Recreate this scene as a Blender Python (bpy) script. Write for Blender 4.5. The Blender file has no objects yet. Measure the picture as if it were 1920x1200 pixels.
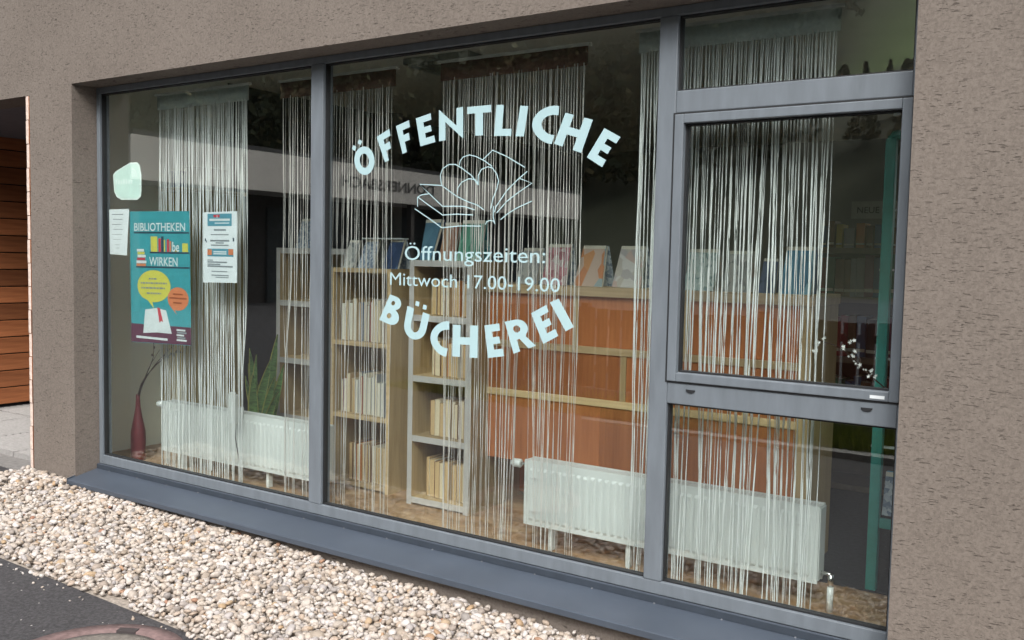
import bpy, math, random
import numpy as np
from mathutils import Vector, Matrix

random.seed(7)
RNG = np.random.default_rng(11)
S = 1.2                      # metres per drawing unit
SC = bpy.context.scene
COL = SC.collection
R = math.radians

# ------------------------------------------------------------------ camera
cam = bpy.data.cameras.new('camera')
cam.sensor_fit = 'HORIZONTAL'; cam.sensor_width = 36.0
cam.lens = 36.0 * 1750.0 / 1920.0
cam.clip_start = 0.05; cam.clip_end = 2000
camo = bpy.data.objects.new('camera', cam); COL.objects.link(camo)
yaw, pitch, roll = R(33.624), R(-3.814), R(1.192)
fw = Vector((-math.sin(yaw)*math.cos(pitch), math.cos(yaw)*math.cos(pitch), math.sin(pitch)))
rt = fw.cross(Vector((0, 0, 1))).normalized(); up = rt.cross(fw)
r2 = math.cos(roll)*rt + math.sin(roll)*up
u2 = -math.sin(roll)*rt + math.cos(roll)*up
M = Matrix((r2, u2, -fw)).transposed().to_4x4()
M.translation = Vector((4.695, -2.840, 1.30)) * S
camo.matrix_world = M
SC.camera = camo

# ------------------------------------------------------------------ sky, sun, exposure
SUN_AZ, SUN_EL = R(24), R(46)          # azimuth off the facade's normal (towards +x), elevation
w = bpy.data.worlds.new('World'); SC.world = w; w.use_nodes = True
nt = w.node_tree; nt.nodes.clear()
wo = nt.nodes.new('ShaderNodeOutputWorld'); bg = nt.nodes.new('ShaderNodeBackground')
sky = nt.nodes.new('ShaderNodeTexSky'); sky.sky_type = 'NISHITA'; sky.sun_disc = False
sky.sun_elevation = SUN_EL; sky.sun_rotation = math.pi - SUN_AZ
sky.air_density = 1.0; sky.dust_density = 4.0; sky.ozone_density = 1.0
hs = nt.nodes.new('ShaderNodeHueSaturation'); hs.inputs['Saturation'].default_value = 0.33
bg.inputs['Strength'].default_value = 0.15
nt.links.new(sky.outputs[0], hs.inputs['Color']); nt.links.new(hs.outputs[0], bg.inputs['Color'])
nt.links.new(bg.outputs[0], wo.inputs['Surface'])
sl = bpy.data.lights.new('sun', 'SUN'); sl.energy = 1.5; sl.angle = R(25); sl.color = (1.0, 0.97, 0.93)
so = bpy.data.objects.new('sun', sl); COL.objects.link(so)
sd = Vector((math.sin(SUN_AZ)*math.cos(SUN_EL), -math.cos(SUN_AZ)*math.cos(SUN_EL), math.sin(SUN_EL)))
so.rotation_euler = sd.to_track_quat('Z', 'Y').to_euler(); so.location = sd*50
vs = SC.view_settings
vs.view_transform = 'Standard'; vs.look = 'None'; vs.gamma = 1.0; vs.use_curve_mapping = False
vs.exposure = 0.84
SC.cycles.transparent_max_bounces = 24
SC.cycles.max_bounces = 10
SC.cycles.use_denoising = True
SC.cycles.sample_clamp_indirect = 8

# ------------------------------------------------------------------ materials
MATS = {}
def _new(name):
    m = bpy.data.materials.new(name); m.use_nodes = True
    n = m.node_tree.nodes; n.clear()
    o = n.new('ShaderNodeOutputMaterial'); b = n.new('ShaderNodeBsdfPrincipled')
    m.node_tree.links.new(b.outputs[0], o.inputs['Surface'])
    return m, m.node_tree, b, o
def _coord(t, sc=(1, 1, 1)):
    tc = t.nodes.new('ShaderNodeTexCoord'); mp = t.nodes.new('ShaderNodeMapping')
    mp.inputs['Scale'].default_value = sc
    t.links.new(tc.outputs['Object'], mp.inputs['Vector']); return mp.outputs[0]
def _noise(t, vec, scale, detail=4, rough=0.55):
    n = t.nodes.new('ShaderNodeTexNoise'); n.inputs['Scale'].default_value = scale
    n.inputs['Detail'].default_value = detail; n.inputs['Roughness'].default_value = rough
    t.links.new(vec, n.inputs['Vector']); return n.outputs[0]
def _ramp(t, fac, stops, interp='LINEAR'):
    r = t.nodes.new('ShaderNodeValToRGB'); r.color_ramp.interpolation = interp
    e = r.color_ramp.elements
    while len(e) < len(stops): e.new(0.5)
    for i, (p, c) in enumerate(stops):
        e[i].position = p; e[i].color = (c[0], c[1], c[2], 1) if hasattr(c, '__len__') else (c, c, c, 1)
    t.links.new(fac, r.inputs['Fac']); return r.outputs['Color']
def _mix(t, a, b, fac, mode='MIX'):
    m = t.nodes.new('ShaderNodeMix'); m.data_type = 'RGBA'; m.blend_type = mode
    for v, s in ((a, 6), (b, 7)):
        if hasattr(v, 'is_linked') or hasattr(v, 'links'): t.links.new(v, m.inputs[s])
        else: m.inputs[s].default_value = (v[0], v[1], v[2], 1)
    if hasattr(fac, 'links'): t.links.new(fac, m.inputs[0])
    else: m.inputs[0].default_value = fac
    return m.outputs[2]
def _bump(t, b, h, strength, dist):
    bn = t.nodes.new('ShaderNodeBump'); bn.inputs['Strength'].default_value = strength
    bn.inputs['Distance'].default_value = dist
    t.links.new(h, bn.inputs['Height']); t.links.new(bn.outputs[0], b.inputs['Normal'])

def plain(name, col, rough=0.5, var=0.12, scale=18, bump=0.0, metallic=0.0, spec=0.5, stretch=(1, 1, 1)):
    if name in MATS: return MATS[name]
    m, t, b, o = _new(name)
    v = _coord(t, stretch); n = _noise(t, v, scale, 5)
    lo = [c*(1-var) for c in col]; hi = [min(1, c*(1+var)) for c in col]
    t.links.new(_ramp(t, n, [(0.3, lo), (0.7, hi)]), b.inputs['Base Color'])
    b.inputs['Roughness'].default_value = rough; b.inputs['Metallic'].default_value = metallic
    b.inputs['Specular IOR Level'].default_value = spec
    if bump: _bump(t, b, n, bump, 0.002)
    MATS[name] = m; return m

def wood(name, c1, c2, axis='z', scale=7, rough=0.5, lo=0.72, hi=1.22):
    if name in MATS: return MATS[name]
    m, t, b, o = _new(name)
    st = {'z': (9, 9, 0.6), 'x': (0.6, 9, 9), 'y': (9, 0.6, 9)}[axis]
    v = _coord(t, st)
    n1 = _noise(t, v, scale, 6, 0.6)
    v2 = _coord(t, tuple(s*0.25 for s in st)); n2 = _noise(t, v2, scale, 3)
    gi = t.nodes.new('ShaderNodeObjectInfo')
    c = _ramp(t, n1, [(0.3, c1), (0.72, c2)])
    c = _mix(t, c, _ramp(t, n2, [(0.3, [x*0.75 for x in c1]), (0.7, [min(1, x*1.1) for x in c2])]), 0.4)
    hsn = t.nodes.new('ShaderNodeHueSaturation')
    mr = t.nodes.new('ShaderNodeMapRange'); mr.inputs['To Min'].default_value = lo; mr.inputs['To Max'].default_value = hi
    t.links.new(gi.outputs['Random'], mr.inputs['Value']); t.links.new(mr.outputs[0], hsn.inputs['Value'])
    t.links.new(c, hsn.inputs['Color'])
    t.links.new(hsn.outputs[0], b.inputs['Base Color'])
    b.inputs['Roughness'].default_value = rough
    _bump(t, b, n1, 0.15, 0.002)
    MATS[name] = m; return m

def m_plaster():
    m, t, b, o = _new('scratched_plaster')
    v = _coord(t, (1, 1, 5.5))
    big = _noise(t, _coord(t), 1.3, 3)
    g1 = _noise(t, v, 24, 3, 0.5)
    g2 = _noise(t, v, 46, 3, 0.5)
    mask = _noise(t, _coord(t, (1, 1, 1.6)), 9, 2)
    grain = _noise(t, _coord(t), 95, 4, 0.75)
    gr = _ramp(t, g1, [(0.632, 0.0), (0.67, 1.0)])
    gr2 = _ramp(t, g2, [(0.648, 0.0), (0.69, 0.9)])
    gg = _mix(t, gr, gr2, 1.0, 'ADD')
    gg = _mix(t, gg, _ramp(t, mask, [(0.36, 0.1), (0.56, 1.0)]), 1.0, 'MULTIPLY')
    base = _ramp(t, big, [(0.3, (0.147, 0.124, 0.106)), (0.7, (0.180, 0.154, 0.133))])
    base = _mix(t, base, _ramp(t, grain, [(0.40, (0.095, 0.080, 0.070)), (0.60, (0.235, 0.203, 0.178))]), 0.30)
    base = _mix(t, base, (0.075, 0.062, 0.053), _mix(t, (0, 0, 0), gg, 0.72))  # groove shade put into the colour, as the bump alone shows weakly
    t.links.new(base, b.inputs['Base Color'])
    b.inputs['Roughness'].default_value = 0.92; b.inputs['Specular IOR Level'].default_value = 0.2
    inv = t.nodes.new('ShaderNodeInvert'); t.links.new(gg, inv.inputs['Color'])
    h = _mix(t, inv.outputs[0], grain, 0.22)
    _bump(t, b, h, 0.7, 0.005)
    return m
def m_asphalt():
    m, t, b, o = _new('asphalt')
    v = _coord(t)
    n = _noise(t, v, 58, 4, 0.8); n2 = _noise(t, v, 1.2, 4)
    vo = t.nodes.new('ShaderNodeTexVoronoi'); vo.inputs['Scale'].default_value = 34; t.links.new(v, vo.inputs['Vector'])
    sp = _ramp(t, vo.outputs['Distance'], [(0.10, 1.0), (0.17, 0.0)])
    rn = t.nodes.new('ShaderNodeSeparateColor'); t.links.new(vo.outputs['Color'], rn.inputs[0])
    pick = _ramp(t, rn.outputs[0], [(0.86, 0.0), (0.90, 1.0)])
    sp = _mix(t, sp, pick, 1.0, 'MULTIPLY')
    c = _ramp(t, n, [(0.42, (0.016, 0.0155, 0.017)), (0.60, (0.086, 0.082, 0.086))])
    c = _mix(t, c, _ramp(t, n2, [(0.35, (0.036, 0.034, 0.036)), (0.7, (0.056, 0.052, 0.054))]), 0.5)
    c = _mix(t, c, (0.42, 0.4, 0.38), sp)
    t.links.new(c, b.inputs['Base Color']); b.inputs['Roughness'].default_value = 0.85
    _bump(t, b, n, 0.6, 0.004)
    return m
def m_gravel():
    m, t, b, o = _new('river_pebble')
    g = t.nodes.new('ShaderNodeNewGeometry')
    c = _ramp(t, g.outputs['Random Per Island'], [(0.0, (0.60, 0.53, 0.44)), (0.16, (0.70, 0.66, 0.60)), (0.34, (0.42, 0.36, 0.29)),
        (0.46, (0.76, 0.74, 0.70)), (0.62, (0.56, 0.46, 0.36)), (0.74, (0.33, 0.31, 0.29)), (0.82, (0.80, 0.77, 0.73)), (0.93, (0.48, 0.46, 0.45)),
        (0.982, (0.55, 0.41, 0.25)), (0.997, (0.40, 0.22, 0.15))])
    n = _noise(t, _coord(t), 70, 4)
    c = _mix(t, c, _ramp(t, n, [(0.3, 0.62), (0.7, 1.0)]), 0.6, 'MULTIPLY')
    c = _mix(t, c, (0.76, 0.725, 0.715), 1.0, 'MULTIPLY')
    t.links.new(c, b.inputs['Base Color']); b.inputs['Roughness'].default_value = 0.6
    b.inputs['Specular IOR Level'].default_value = 0.35
    _bump(t, b, n, 0.3, 0.003)
    return m
def m_glass():
    m = bpy.data.materials.new('window_glass'); m.use_nodes = True
    t = m.node_tree; t.nodes.clear()
    o = t.nodes.new('ShaderNodeOutputMaterial'); mx = t.nodes.new('ShaderNodeMixShader')
    tr = t.nodes.new('ShaderNodeBsdfTransparent'); gl = t.nodes.new('ShaderNodeBsdfGlossy')
    tr.inputs['Color'].default_value = (0.952, 0.984, 0.976, 1)
    gl.inputs['Roughness'].default_value = 0.0; gl.inputs['Color'].default_value = (1, 1, 1, 1)
    ge = t.nodes.new('ShaderNodeNewGeometry'); vm = t.nodes.new('ShaderNodeVectorMath'); vm.operation = 'DOT_PRODUCT'
    t.links.new(ge.outputs['Incoming'], vm.inputs[0]); t.links.new(ge.outputs['Normal'], vm.inputs[1])
    def mth(op, a, c=None):
        n = t.nodes.new('ShaderNodeMath'); n.operation = op
        for i, v in enumerate((a, c)):
            if v is None: continue
            if isinstance(v, (int, float)): n.inputs[i].default_value = v
            else: t.links.new(v, n.inputs[i])
        return n.outputs[0]
    ab = mth('ABSOLUTE', vm.outputs['Value'])
    sch = mth('POWER', mth('SUBTRACT', 1.0, ab), 5.0)
    fr = mth('ADD', mth('MULTIPLY', sch, 0.905), 0.095)     # Schlick reflectance of a coated double pane face
    t.links.new(fr, mx.inputs[0]); t.links.new(tr.outputs[0], mx.inputs[1]); t.links.new(gl.outputs[0], mx.inputs[2])
    t.links.new(mx.outputs[0], o.inputs['Surface'])
    return m
def m_string(name, col):
    m, t, b, o = _new(name)
    g = t.nodes.new('ShaderNodeNewGeometry')
    c = _ramp(t, g.outputs['Random Per Island'], [(0.0, [x*0.7 for x in col]), (0.6, col), (1.0, col)])
    t.links.new(c, b.inputs['Base Color']); b.inputs['Roughness'].default_value = 0.45
    tl = t.nodes.new('ShaderNodeBsdfTranslucent'); t.links.new(c, tl.inputs['Color'])
    mx = t.nodes.new('ShaderNodeMixShader'); mx.inputs[0].default_value = 0.12
    t.links.new(b.outputs[0], mx.inputs[1]); t.links.new(tl.outputs[0], mx.inputs[2])
    t.links.new(mx.outputs[0], o.inputs['Surface'])
    return m
def m_floor():
    m, t, b, o = _new('brown_linoleum')
    v = _coord(t, (1, 2.2, 1)); n = _noise(t, v, 3.2, 6, 0.65); n2 = _noise(t, v, 16, 5, 0.7)
    c = _ramp(t, n, [(0.3, (0.15, 0.08, 0.04)), (0.5, (0.36, 0.21, 0.11)), (0.66, (0.58, 0.41, 0.25))])
    c = _mix(t, c, _ramp(t, n2, [(0.3, (0.10, 0.055, 0.028)), (0.7, (0.46, 0.30, 0.16))]), 0.45)
    t.links.new(c, b.inputs['Base Color']); b.inputs['Roughness'].default_value = 0.45
    return m
def m_pattern(name, cols, scale=30, stretch=(1, 1, 1)):
    """a printed book cover: flat blotches of a few inks"""
    if name in MATS: return MATS[name]
    m, t, b, o = _new(name)
    v = _coord(t, stretch)
    vo = t.nodes.new('ShaderNodeTexVoronoi'); vo.inputs['Scale'].default_value = scale; t.links.new(v, vo.inputs['Vector'])
    sp = t.nodes.new('ShaderNodeSeparateColor'); t.links.new(vo.outputs['Color'], sp.inputs[0])
    k = len(cols)
    c = _ramp(t, sp.outputs[0], [(i/k, cols[i]) for i in range(k)], 'CONSTANT')
    t.links.new(c, b.inputs['Base Color']); b.inputs['Roughness'].default_value = 0.4
    MATS[name] = m; return m
def m_hill():
    m, t, b, o = _new('hillside')
    v = _coord(t); n = _noise(t, v, 0.12, 5)
    g = t.nodes.new('ShaderNodeNewGeometry')
    at = t.nodes.new('ShaderNodeAttribute'); at.attribute_name = 'meadow'
    f = _ramp(t, n, [(0.3, (0.04, 0.05, 0.025)), (0.7, (0.09, 0.095, 0.05))])
    md = _ramp(t, n, [(0.3, (0.16, 0.24, 0.07)), (0.7, (0.22, 0.31, 0.09))])
    t.links.new(_mix(t, f, md, at.outputs['Fac']), b.inputs['Base Color']); b.inputs['Roughness'].default_value = 0.9
    return m
def m_island(name, stops, rough=0.7):
    m, t, b, o = _new(name)
    g = t.nodes.new('ShaderNodeNewGeometry')
    t.links.new(_ramp(t, g.outputs['Random Per Island'], stops), b.inputs['Base Color'])
    b.inputs['Roughness'].default_value = rough; b.inputs['Specular IOR Level'].default_value = 0.2
    return m

PLASTER = m_plaster(); ASPHALT = m_asphalt(); GRAVEL = m_gravel(); GLASS = m_glass(); FLOOR = m_floor(); HILL = m_hill()
FRAME = plain('grey_powder_coat', (0.144, 0.166, 0.188), 0.40, 0.11, 9, stretch=(2.5, 2.5, .5))
SILLM = plain('dark_grey_coated_sheet', (0.057, 0.071, 0.093), 0.36, 0.10, 3)
SEAL = plain('black_rubber', (0.012, 0.013, 0.015), 0.6)
STRW = m_string('white_yarn', (0.90, 0.92, 0.91))
STRB = m_string('cream_brown_yarn', (0.74, 0.71, 0.68))
HDW = plain('white_header_cloth', (0.50, 0.56, 0.55), 0.9, 0.1, 60)
HDB = plain('dark_brown_header_cloth', (0.13, 0.068, 0.055), 0.9, 0.25, 60)
RADW = plain('white_radiator_enamel', (0.62, 0.645, 0.63), 0.3, 0.02, 5)
RADG = plain('radiator_grille_grey', (0.55, 0.56, 0.55), 0.5, 0.2, 90)
CHROME = plain('chrome', (0.7, 0.69, 0.66), 0.18, 0.02, 5, metallic=1.0)
BEECH = wood('beech_board', (0.36, 0.25, 0.12), (0.50, 0.37, 0.20), 'z')
BEECHH = wood('beech_rail', (0.44, 0.31, 0.16), (0.58, 0.43, 0.25), 'x')
EDGE = plain('grey_edge_band', (0.46, 0.44, 0.42), 0.5, 0.05)
CHERRY = wood('cherry_panel', (0.36, 0.118, 0.04), (0.47, 0.172, 0.062), 'z', 6, 0.42)
REDWOOD = wood('stained_larch_board', (0.20, 0.066, 0.026), (0.36, 0.135, 0.054), 'y', 6, 0.5, 0.6, 1.55)
ENDGRAIN = plain('board_end_grain', (0.62, 0.50, 0.43), 0.8, 0.25, 40)
INWALL = plain('pale_green_white_wall', (0.86, 0.88, 0.80), 0.9, 0.04, 3)
DARKWALL = plain('room_wall_paint', (0.28, 0.27, 0.26), 0.9, 0.06, 3)
CEIL = plain('ceiling_white', (0.74, 0.73, 0.68), 0.9, 0.04, 4)
VINYL = plain('pale_blue_vinyl', (0.37, 0.53, 0.56), 0.5, 0.03)
TEAL = plain('teal_steel', (0.045, 0.30, 0.265), 0.35, 0.08)
DARK = plain('dark_void', (0.02, 0.02, 0.022), 0.8)
PAPER = plain('white_paper', (0.66, 0.70, 0.72), 0.7, 0.03, 8)
PAGES = plain('page_block', (0.62, 0.53, 0.37), 0.85, 0.1, 60, stretch=(6, 1, 1))
PAGEW = plain('white_page_block', (0.70, 0.67, 0.57), 0.85, 0.08, 60, stretch=(6, 1, 1))
PAGEO = plain('tanned_page_block', (0.52, 0.37, 0.19), 0.85, 0.12, 60, stretch=(6, 1, 1))
def solid(name, c, rough=0.5): return plain(name, c, rough, 0.06)

# ------------------------------------------------------------------ builders
def tag(o, label=None, cat=None, group=None, kind=None):
    if label: o['label'] = label
    if cat: o['category'] = cat
    if group: o['group'] = group
    if kind: o['kind'] = kind
    return o
def wloc(o):
    v = Vector((0, 0, 0))
    while o is not None: v += o.location; o = o.parent
    return v
def empty(name, loc, label=None, cat=None, group=None):
    o = bpy.data.objects.new(name, None); COL.objects.link(o); o.location = Vector(loc)*S
    o.empty_display_size = 0.1
    return tag(o, label, cat, group)
class MB:
    """collects shapes in drawing units; build() links them as one mesh object"""
    def __init__(s): s.v = []; s.f = []; s.m = []; s.sm = []
    def add(s, vs, fs, mi=0, smooth=False):
        n = len(s.v); s.v += [tuple(p) for p in vs]
        for f in fs: s.f.append(tuple(i+n for i in f)); s.m.append(mi); s.sm.append(smooth)
        return s
    def box(s, x0, x1, y0, y1, z0, z1, mi=0, front=None, xf=None):
        vs = [(x0, y0, z0), (x1, y0, z0), (x1, y1, z0), (x0, y1, z0), (x0, y0, z1), (x1, y0, z1), (x1, y1, z1), (x0, y1, z1)]
        if xf: vs = [xf(p) for p in vs]
        s.add(vs, [(3, 2, 1, 0), (4, 5, 6, 7), (1, 2, 6, 5), (2, 3, 7, 6), (3, 0, 4, 7)], mi)
        n = len(s.v)-8
        s.f.append((n, n+1, n+5, n+4)); s.m.append(mi if front is None else front); s.sm.append(False)
        return s
    def prism(s, pts, y0, y1, mi=0):
        """pts (x,z) counter-clockwise seen from -y; concave allowed (n-gon)"""
        n = len(pts)
        vs = [(x, y0, z) for x, z in pts] + [(x, y1, z) for x, z in pts]
        fs = [tuple(range(n)), tuple(range(2*n-1, n-1, -1))] + [(i, i+n, (i+1) % n+n, (i+1) % n) for i in range(n)]
        return s.add(vs, fs, mi)
    def tube(s, pts, rad, k=8, mi=0, cap=True):
        pts = [Vector(p) for p in pts]; n = len(pts)
        rr = rad if hasattr(rad, '__len__') else [rad]*n
        vs = []; ref = Vector((0.31, 0.22, 0.93))
        for i, p in enumerate(pts):
            d = (pts[min(i+1, n-1)] - pts[max(i-1, 0)]).normalized()
            a = d.cross(ref)
            if a.length < 1e-3: a = d.cross(Vector((1, 0, 0)))
            a.normalize(); b = d.cross(a)
            for j in range(k):
                t = 2*math.pi*j/k; vs.append(p + (a*math.cos(t)+b*math.sin(t))*rr[i])
        fs = [(i*k+j, i*k+(j+1) % k, (i+1)*k+(j+1) % k, (i+1)*k+j) for i in range(n-1) for j in range(k)]
        s.add(vs, fs, mi, True)
        if cap: s.add([], [], mi); m0 = len(s.v)-n*k; s.f += [tuple(range(m0+k-1, m0-1, -1)), tuple(range(m0+(n-1)*k, m0+n*k))]; s.m += [mi]*2; s.sm += [False]*2
        return s
    def lathe(s, cx, cy, prof, k=24, mi=0):
        """prof: (radius, z) bottom to top"""
        vs = []; n = len(prof)
        for r, z in prof:
            for j in range(k):
                t = 2*math.pi*j/k; vs.append((cx+r*math.cos(t), cy+r*math.sin(t), z))
        fs = [(i*k+j, i*k+(j+1) % k, (i+1)*k+(j+1) % k, (i+1)*k+j) for i in range(n-1) for j in range(k)]
        return s.add(vs, fs, mi, True)
    def build(s, name, mats, parent=None, bevel=0, origin=None):
        if not isinstance(mats, (list, tuple)): mats = [mats]
        pw = wloc(parent) if parent else Vector((0, 0, 0))
        og = Vector(origin)*S if origin is not None else pw
        me = bpy.data.meshes.new(name)
        me.from_pydata([(Vector(p)*S - og) for p in s.v], [], s.f)
        for m in mats: me.materials.append(m)
        me.polygons.foreach_set('material_index', s.m); me.polygons.foreach_set('use_smooth', s.sm)
        me.update()
        o = bpy.data.objects.new(name, me); COL.objects.link(o)
        o.location = og - pw
        if parent: o.parent = parent
        if bevel:
            b = o.modifiers.new('bevel', 'BEVEL'); b.width = bevel*S; b.segments = 2; b.limit_method = 'ANGLE'; b.angle_limit = R(40)
        return o
def bx(name, mats, parent, *a, bevel=0, **k): return MB().box(*a, **k).build(name, mats, parent, bevel)

_fc = {}
def text_obj(txt, x0, z0, cap, y, mat, name, parent, width=None, bold=0.0, axis='x', depth=0.0008, direction=1, align='L'):
    """flat lettering from the built-in font, cap height cap, baseline z0, starting at x0, facing -y (axis x) or +x (axis y)"""
    cu = bpy.data.curves.new('t', 'FONT'); cu.body = txt; cu.size = 1; cu.offset = bold; cu.resolution_u = 3
    ob = bpy.data.objects.new('t', cu); COL.objects.link(ob)
    dg = bpy.context.evaluated_depsgraph_get(); me = bpy.data.meshes.new_from_object(ob.evaluated_get(dg))
    bpy.data.objects.remove(ob); bpy.data.curves.remove(cu)
    xs = [v.co.x for v in me.vertices]
    k = cap/0.729; wd = max(xs)-min(xs); kx = k if width is None else width/wd
    off = min(xs)
    if align == 'C': off += wd/2
    mb = MB(); vs = []
    for v in me.vertices:
        a, b = (v.co.x-off)*kx, v.co.y*k
        vs.append((x0+a, y, z0+b) if axis == 'x' else (y, x0+direction*a, z0+b))
    mb.add(vs, [tuple(p.vertices) for p in me.polygons])
    bpy.data.meshes.remove(me)
    return mb.build(name, mat, parent)

# ------------------------------------------------------------------ ground
def cl(v, a, b): return max(a, min(b, v))
def z_asph(x, y): return -0.02 - 0.0185*(cl(x, -6, 9)-1.5) + 0.01*cl(y, -4, 0.5)
def z_wall(x): return 0.035 - 0.0195*(cl(x, -3, 9)+0.37)
def z_grav(x, y):
    t = cl(-y/0.8, 0, 1); return z_wall(x)*(1-t) + (z_asph(x, y)+0.012)*t
def sheet(name, xs, ys, zf, mat, kind='structure', lab=None):
    mb = MB(); nx, ny = len(xs), len(ys)
    mb.add([(x, y, zf(x, y)) for y in ys for x in xs], [(j*nx+i, j*nx+i+1, (j+1)*nx+i+1, (j+1)*nx+i) for j in range(ny-1) for i in range(nx-1)], 0, True)
    return tag(mb.build(name, mat), lab, None, None, kind)
sheet('asphalt', [-400, -60, -6, -4, -2, 0, 2, 4, 6, 9, 60, 400], [-420, -40, -12, -8, -5, -4, -3, -2, -1, -.5, 0, .1, .6, 2, 60], z_asph, ASPHALT)
sheet('gravel_bed', [-.42, 0, 1, 2, 3, 4, 5, 7, 9], [-.80, -.6, -.4, -.2, .02], lambda x, y: z_grav(x, y)-0.012, plain('gravel_subsoil', (0.30, 0.26, 0.22), 0.9, 0.4, 60))

def gravel():
    import bmesh
    protos = []
    for k in range(10):
        bm = bmesh.new(); bmesh.ops.create_icosphere(bm, subdivisions=2 if k < 6 else 1, radius=1.0)
        r = random.Random(k)
        ph = [(r.uniform(-1, 1), r.uniform(-1, 1), r.uniform(-1, 1)) for _ in range(5)]
        vs = []
        for v in bm.verts:
            n = v.co.normalized(); q = 1.0
            for p in ph:
                d = Vector(p).normalized().dot(n)
                q -= 0.16*max(0, d-0.45)*2.2 if d > 0.45 else 0
            vs.append(tuple(n*q*(1+0.05*math.sin(5*n.x+k)+0.05*math.sin(4*n.y-k))))
        protos.append((np.array(vs), np.array([[l.vert.index for l in f.loops] for f in bm.faces]))); bm.free()
    V = []; Fc = []; off = 0
    pts = []
    sp = 0.0205
    for i in range(int(4.75/sp)):
        for j in range(int(0.80/sp)+1):
            x = -0.42 + i*sp + RNG.uniform(-.5, .5)*sp; y = -0.805 + j*sp + RNG.uniform(-.5, .5)*sp
            if y > -0.006: continue
            edge = 0.8 + 0.018*math.sin(x*7)+0.012*math.sin(x*19)
            if -y > edge: continue
            pts.append((x, y, 0.0, RNG.uniform(.0085, .0145)))
    for i in range(4300):
        x = RNG.uniform(-.42, 4.3); y = RNG.uniform(-.78, -.012)
        pts.append((x, y, RNG.uniform(0.007, 0.014), RNG.uniform(.009, .0165)))
    for i in range(380):
        x = RNG.uniform(-.42, 3.6); y = RNG.uniform(-.77, -.02)
        pts.append((x, y, RNG.uniform(0.008, 0.014), RNG.uniform(.016, .023)))
    for i in range(70):                       # strays on the asphalt and heaped at the corner
        x = RNG.uniform(-.5, 3.2); d = abs(RNG.normal(0, .045))
        pts.append((x, -0.82-d, 0.0, RNG.uniform(.003, .008)))
    for i in range(220):
        x = RNG.uniform(-.43, -.02); y = -abs(RNG.normal(0, .1))-0.015
        pts.append((x, y, RNG.uniform(.012, .03), RNG.uniform(.011, .019)))
    for (x, y, dz, r) in pts:
        pv, pf = protos[RNG.integers(0, 6) if (r > .011) else RNG.integers(6, 10)]
        sc = np.array([r*RNG.uniform(.95, 1.45), r*RNG.uniform(.8, 1.1), r*RNG.uniform(.55, .85)])
        a, b, c = RNG.uniform(0, 6.28), RNG.uniform(-.5, .5), RNG.uniform(-.5, .5)
        m = np.array(Matrix.Rotation(a, 3, 'Z') @ Matrix.Rotation(b, 3, 'X') @ Matrix.Rotation(c, 3, 'Y'))
        zz = z_grav(x, y) if y > -0.81 else z_asph(x, y)+0.002
        V.append(((pv*sc) @ m.T + np.array([x, y, zz+dz]))*S); Fc.append(pf+off); off += len(pv)
    V = np.concatenate(V); Fc = np.concatenate(Fc)
    me = bpy.data.meshes.new('gravel')
    me.vertices.add(len(V)); me.vertices.foreach_set('co', V.astype(np.float32).ravel())
    me.loops.add(Fc.size); me.loops.foreach_set('vertex_index', Fc.astype(np.int32).ravel())
    me.polygons.add(len(Fc)); me.polygons.foreach_set('loop_start', np.arange(0, Fc.size, 3, dtype=np.int32))
    me.polygons.foreach_set('use_smooth', np.ones(len(Fc), dtype=bool))
    me.materials.append(GRAVEL); me.update(calc_edges=True); me.validate()
    o = bpy.data.objects.new('gravel', me); COL.objects.link(o)
    tag(o, 'strip of pale rounded river gravel along the foot of the wall', 'gravel', None, 'stuff')
gravel()

# manhole cover let into the asphalt
MANM = plain('rusty_cast_iron', (0.16, 0.105, 0.10), 0.75, 0.3, 40, bump=0.4)
MANC = plain('worn_concrete_fill', (0.17, 0.15, 0.13), 0.9, 0.3, 60, bump=0.5)
mz = z_asph(1.946, -1.137)
mh = empty('manhole_cover', (1.946, -1.137, mz), 'round reddish manhole cover set in the dark asphalt', 'manhole')
MB().lathe(1.946, -1.137, [(0.235, mz-.01), (0.238, mz+.011), (0.300, mz+.011), (0.304, mz-.01)], 64).build('ring', MANM, mh)
MB().lathe(1.946, -1.137, [(0.001, mz+.009), (0.20, mz+.009), (0.229, mz+.007), (0.231, mz-.01)], 64).build('lid', MANC, mh)
for a in (118, 298):
    ca, sa = math.cos(R(a)), math.sin(R(a))
    rot = lambda p, ca=ca, sa=sa: (1.946+ca*p[0]-sa*p[1], -1.137+sa*p[0]+ca*p[1], p[2])
    MB().box(.232, .262, -.035, .035, mz-.004, mz+.0135, xf=rot).build('lifting_lug', plain('dark_iron', (0.05, .04, .04), .8), mh)

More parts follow.
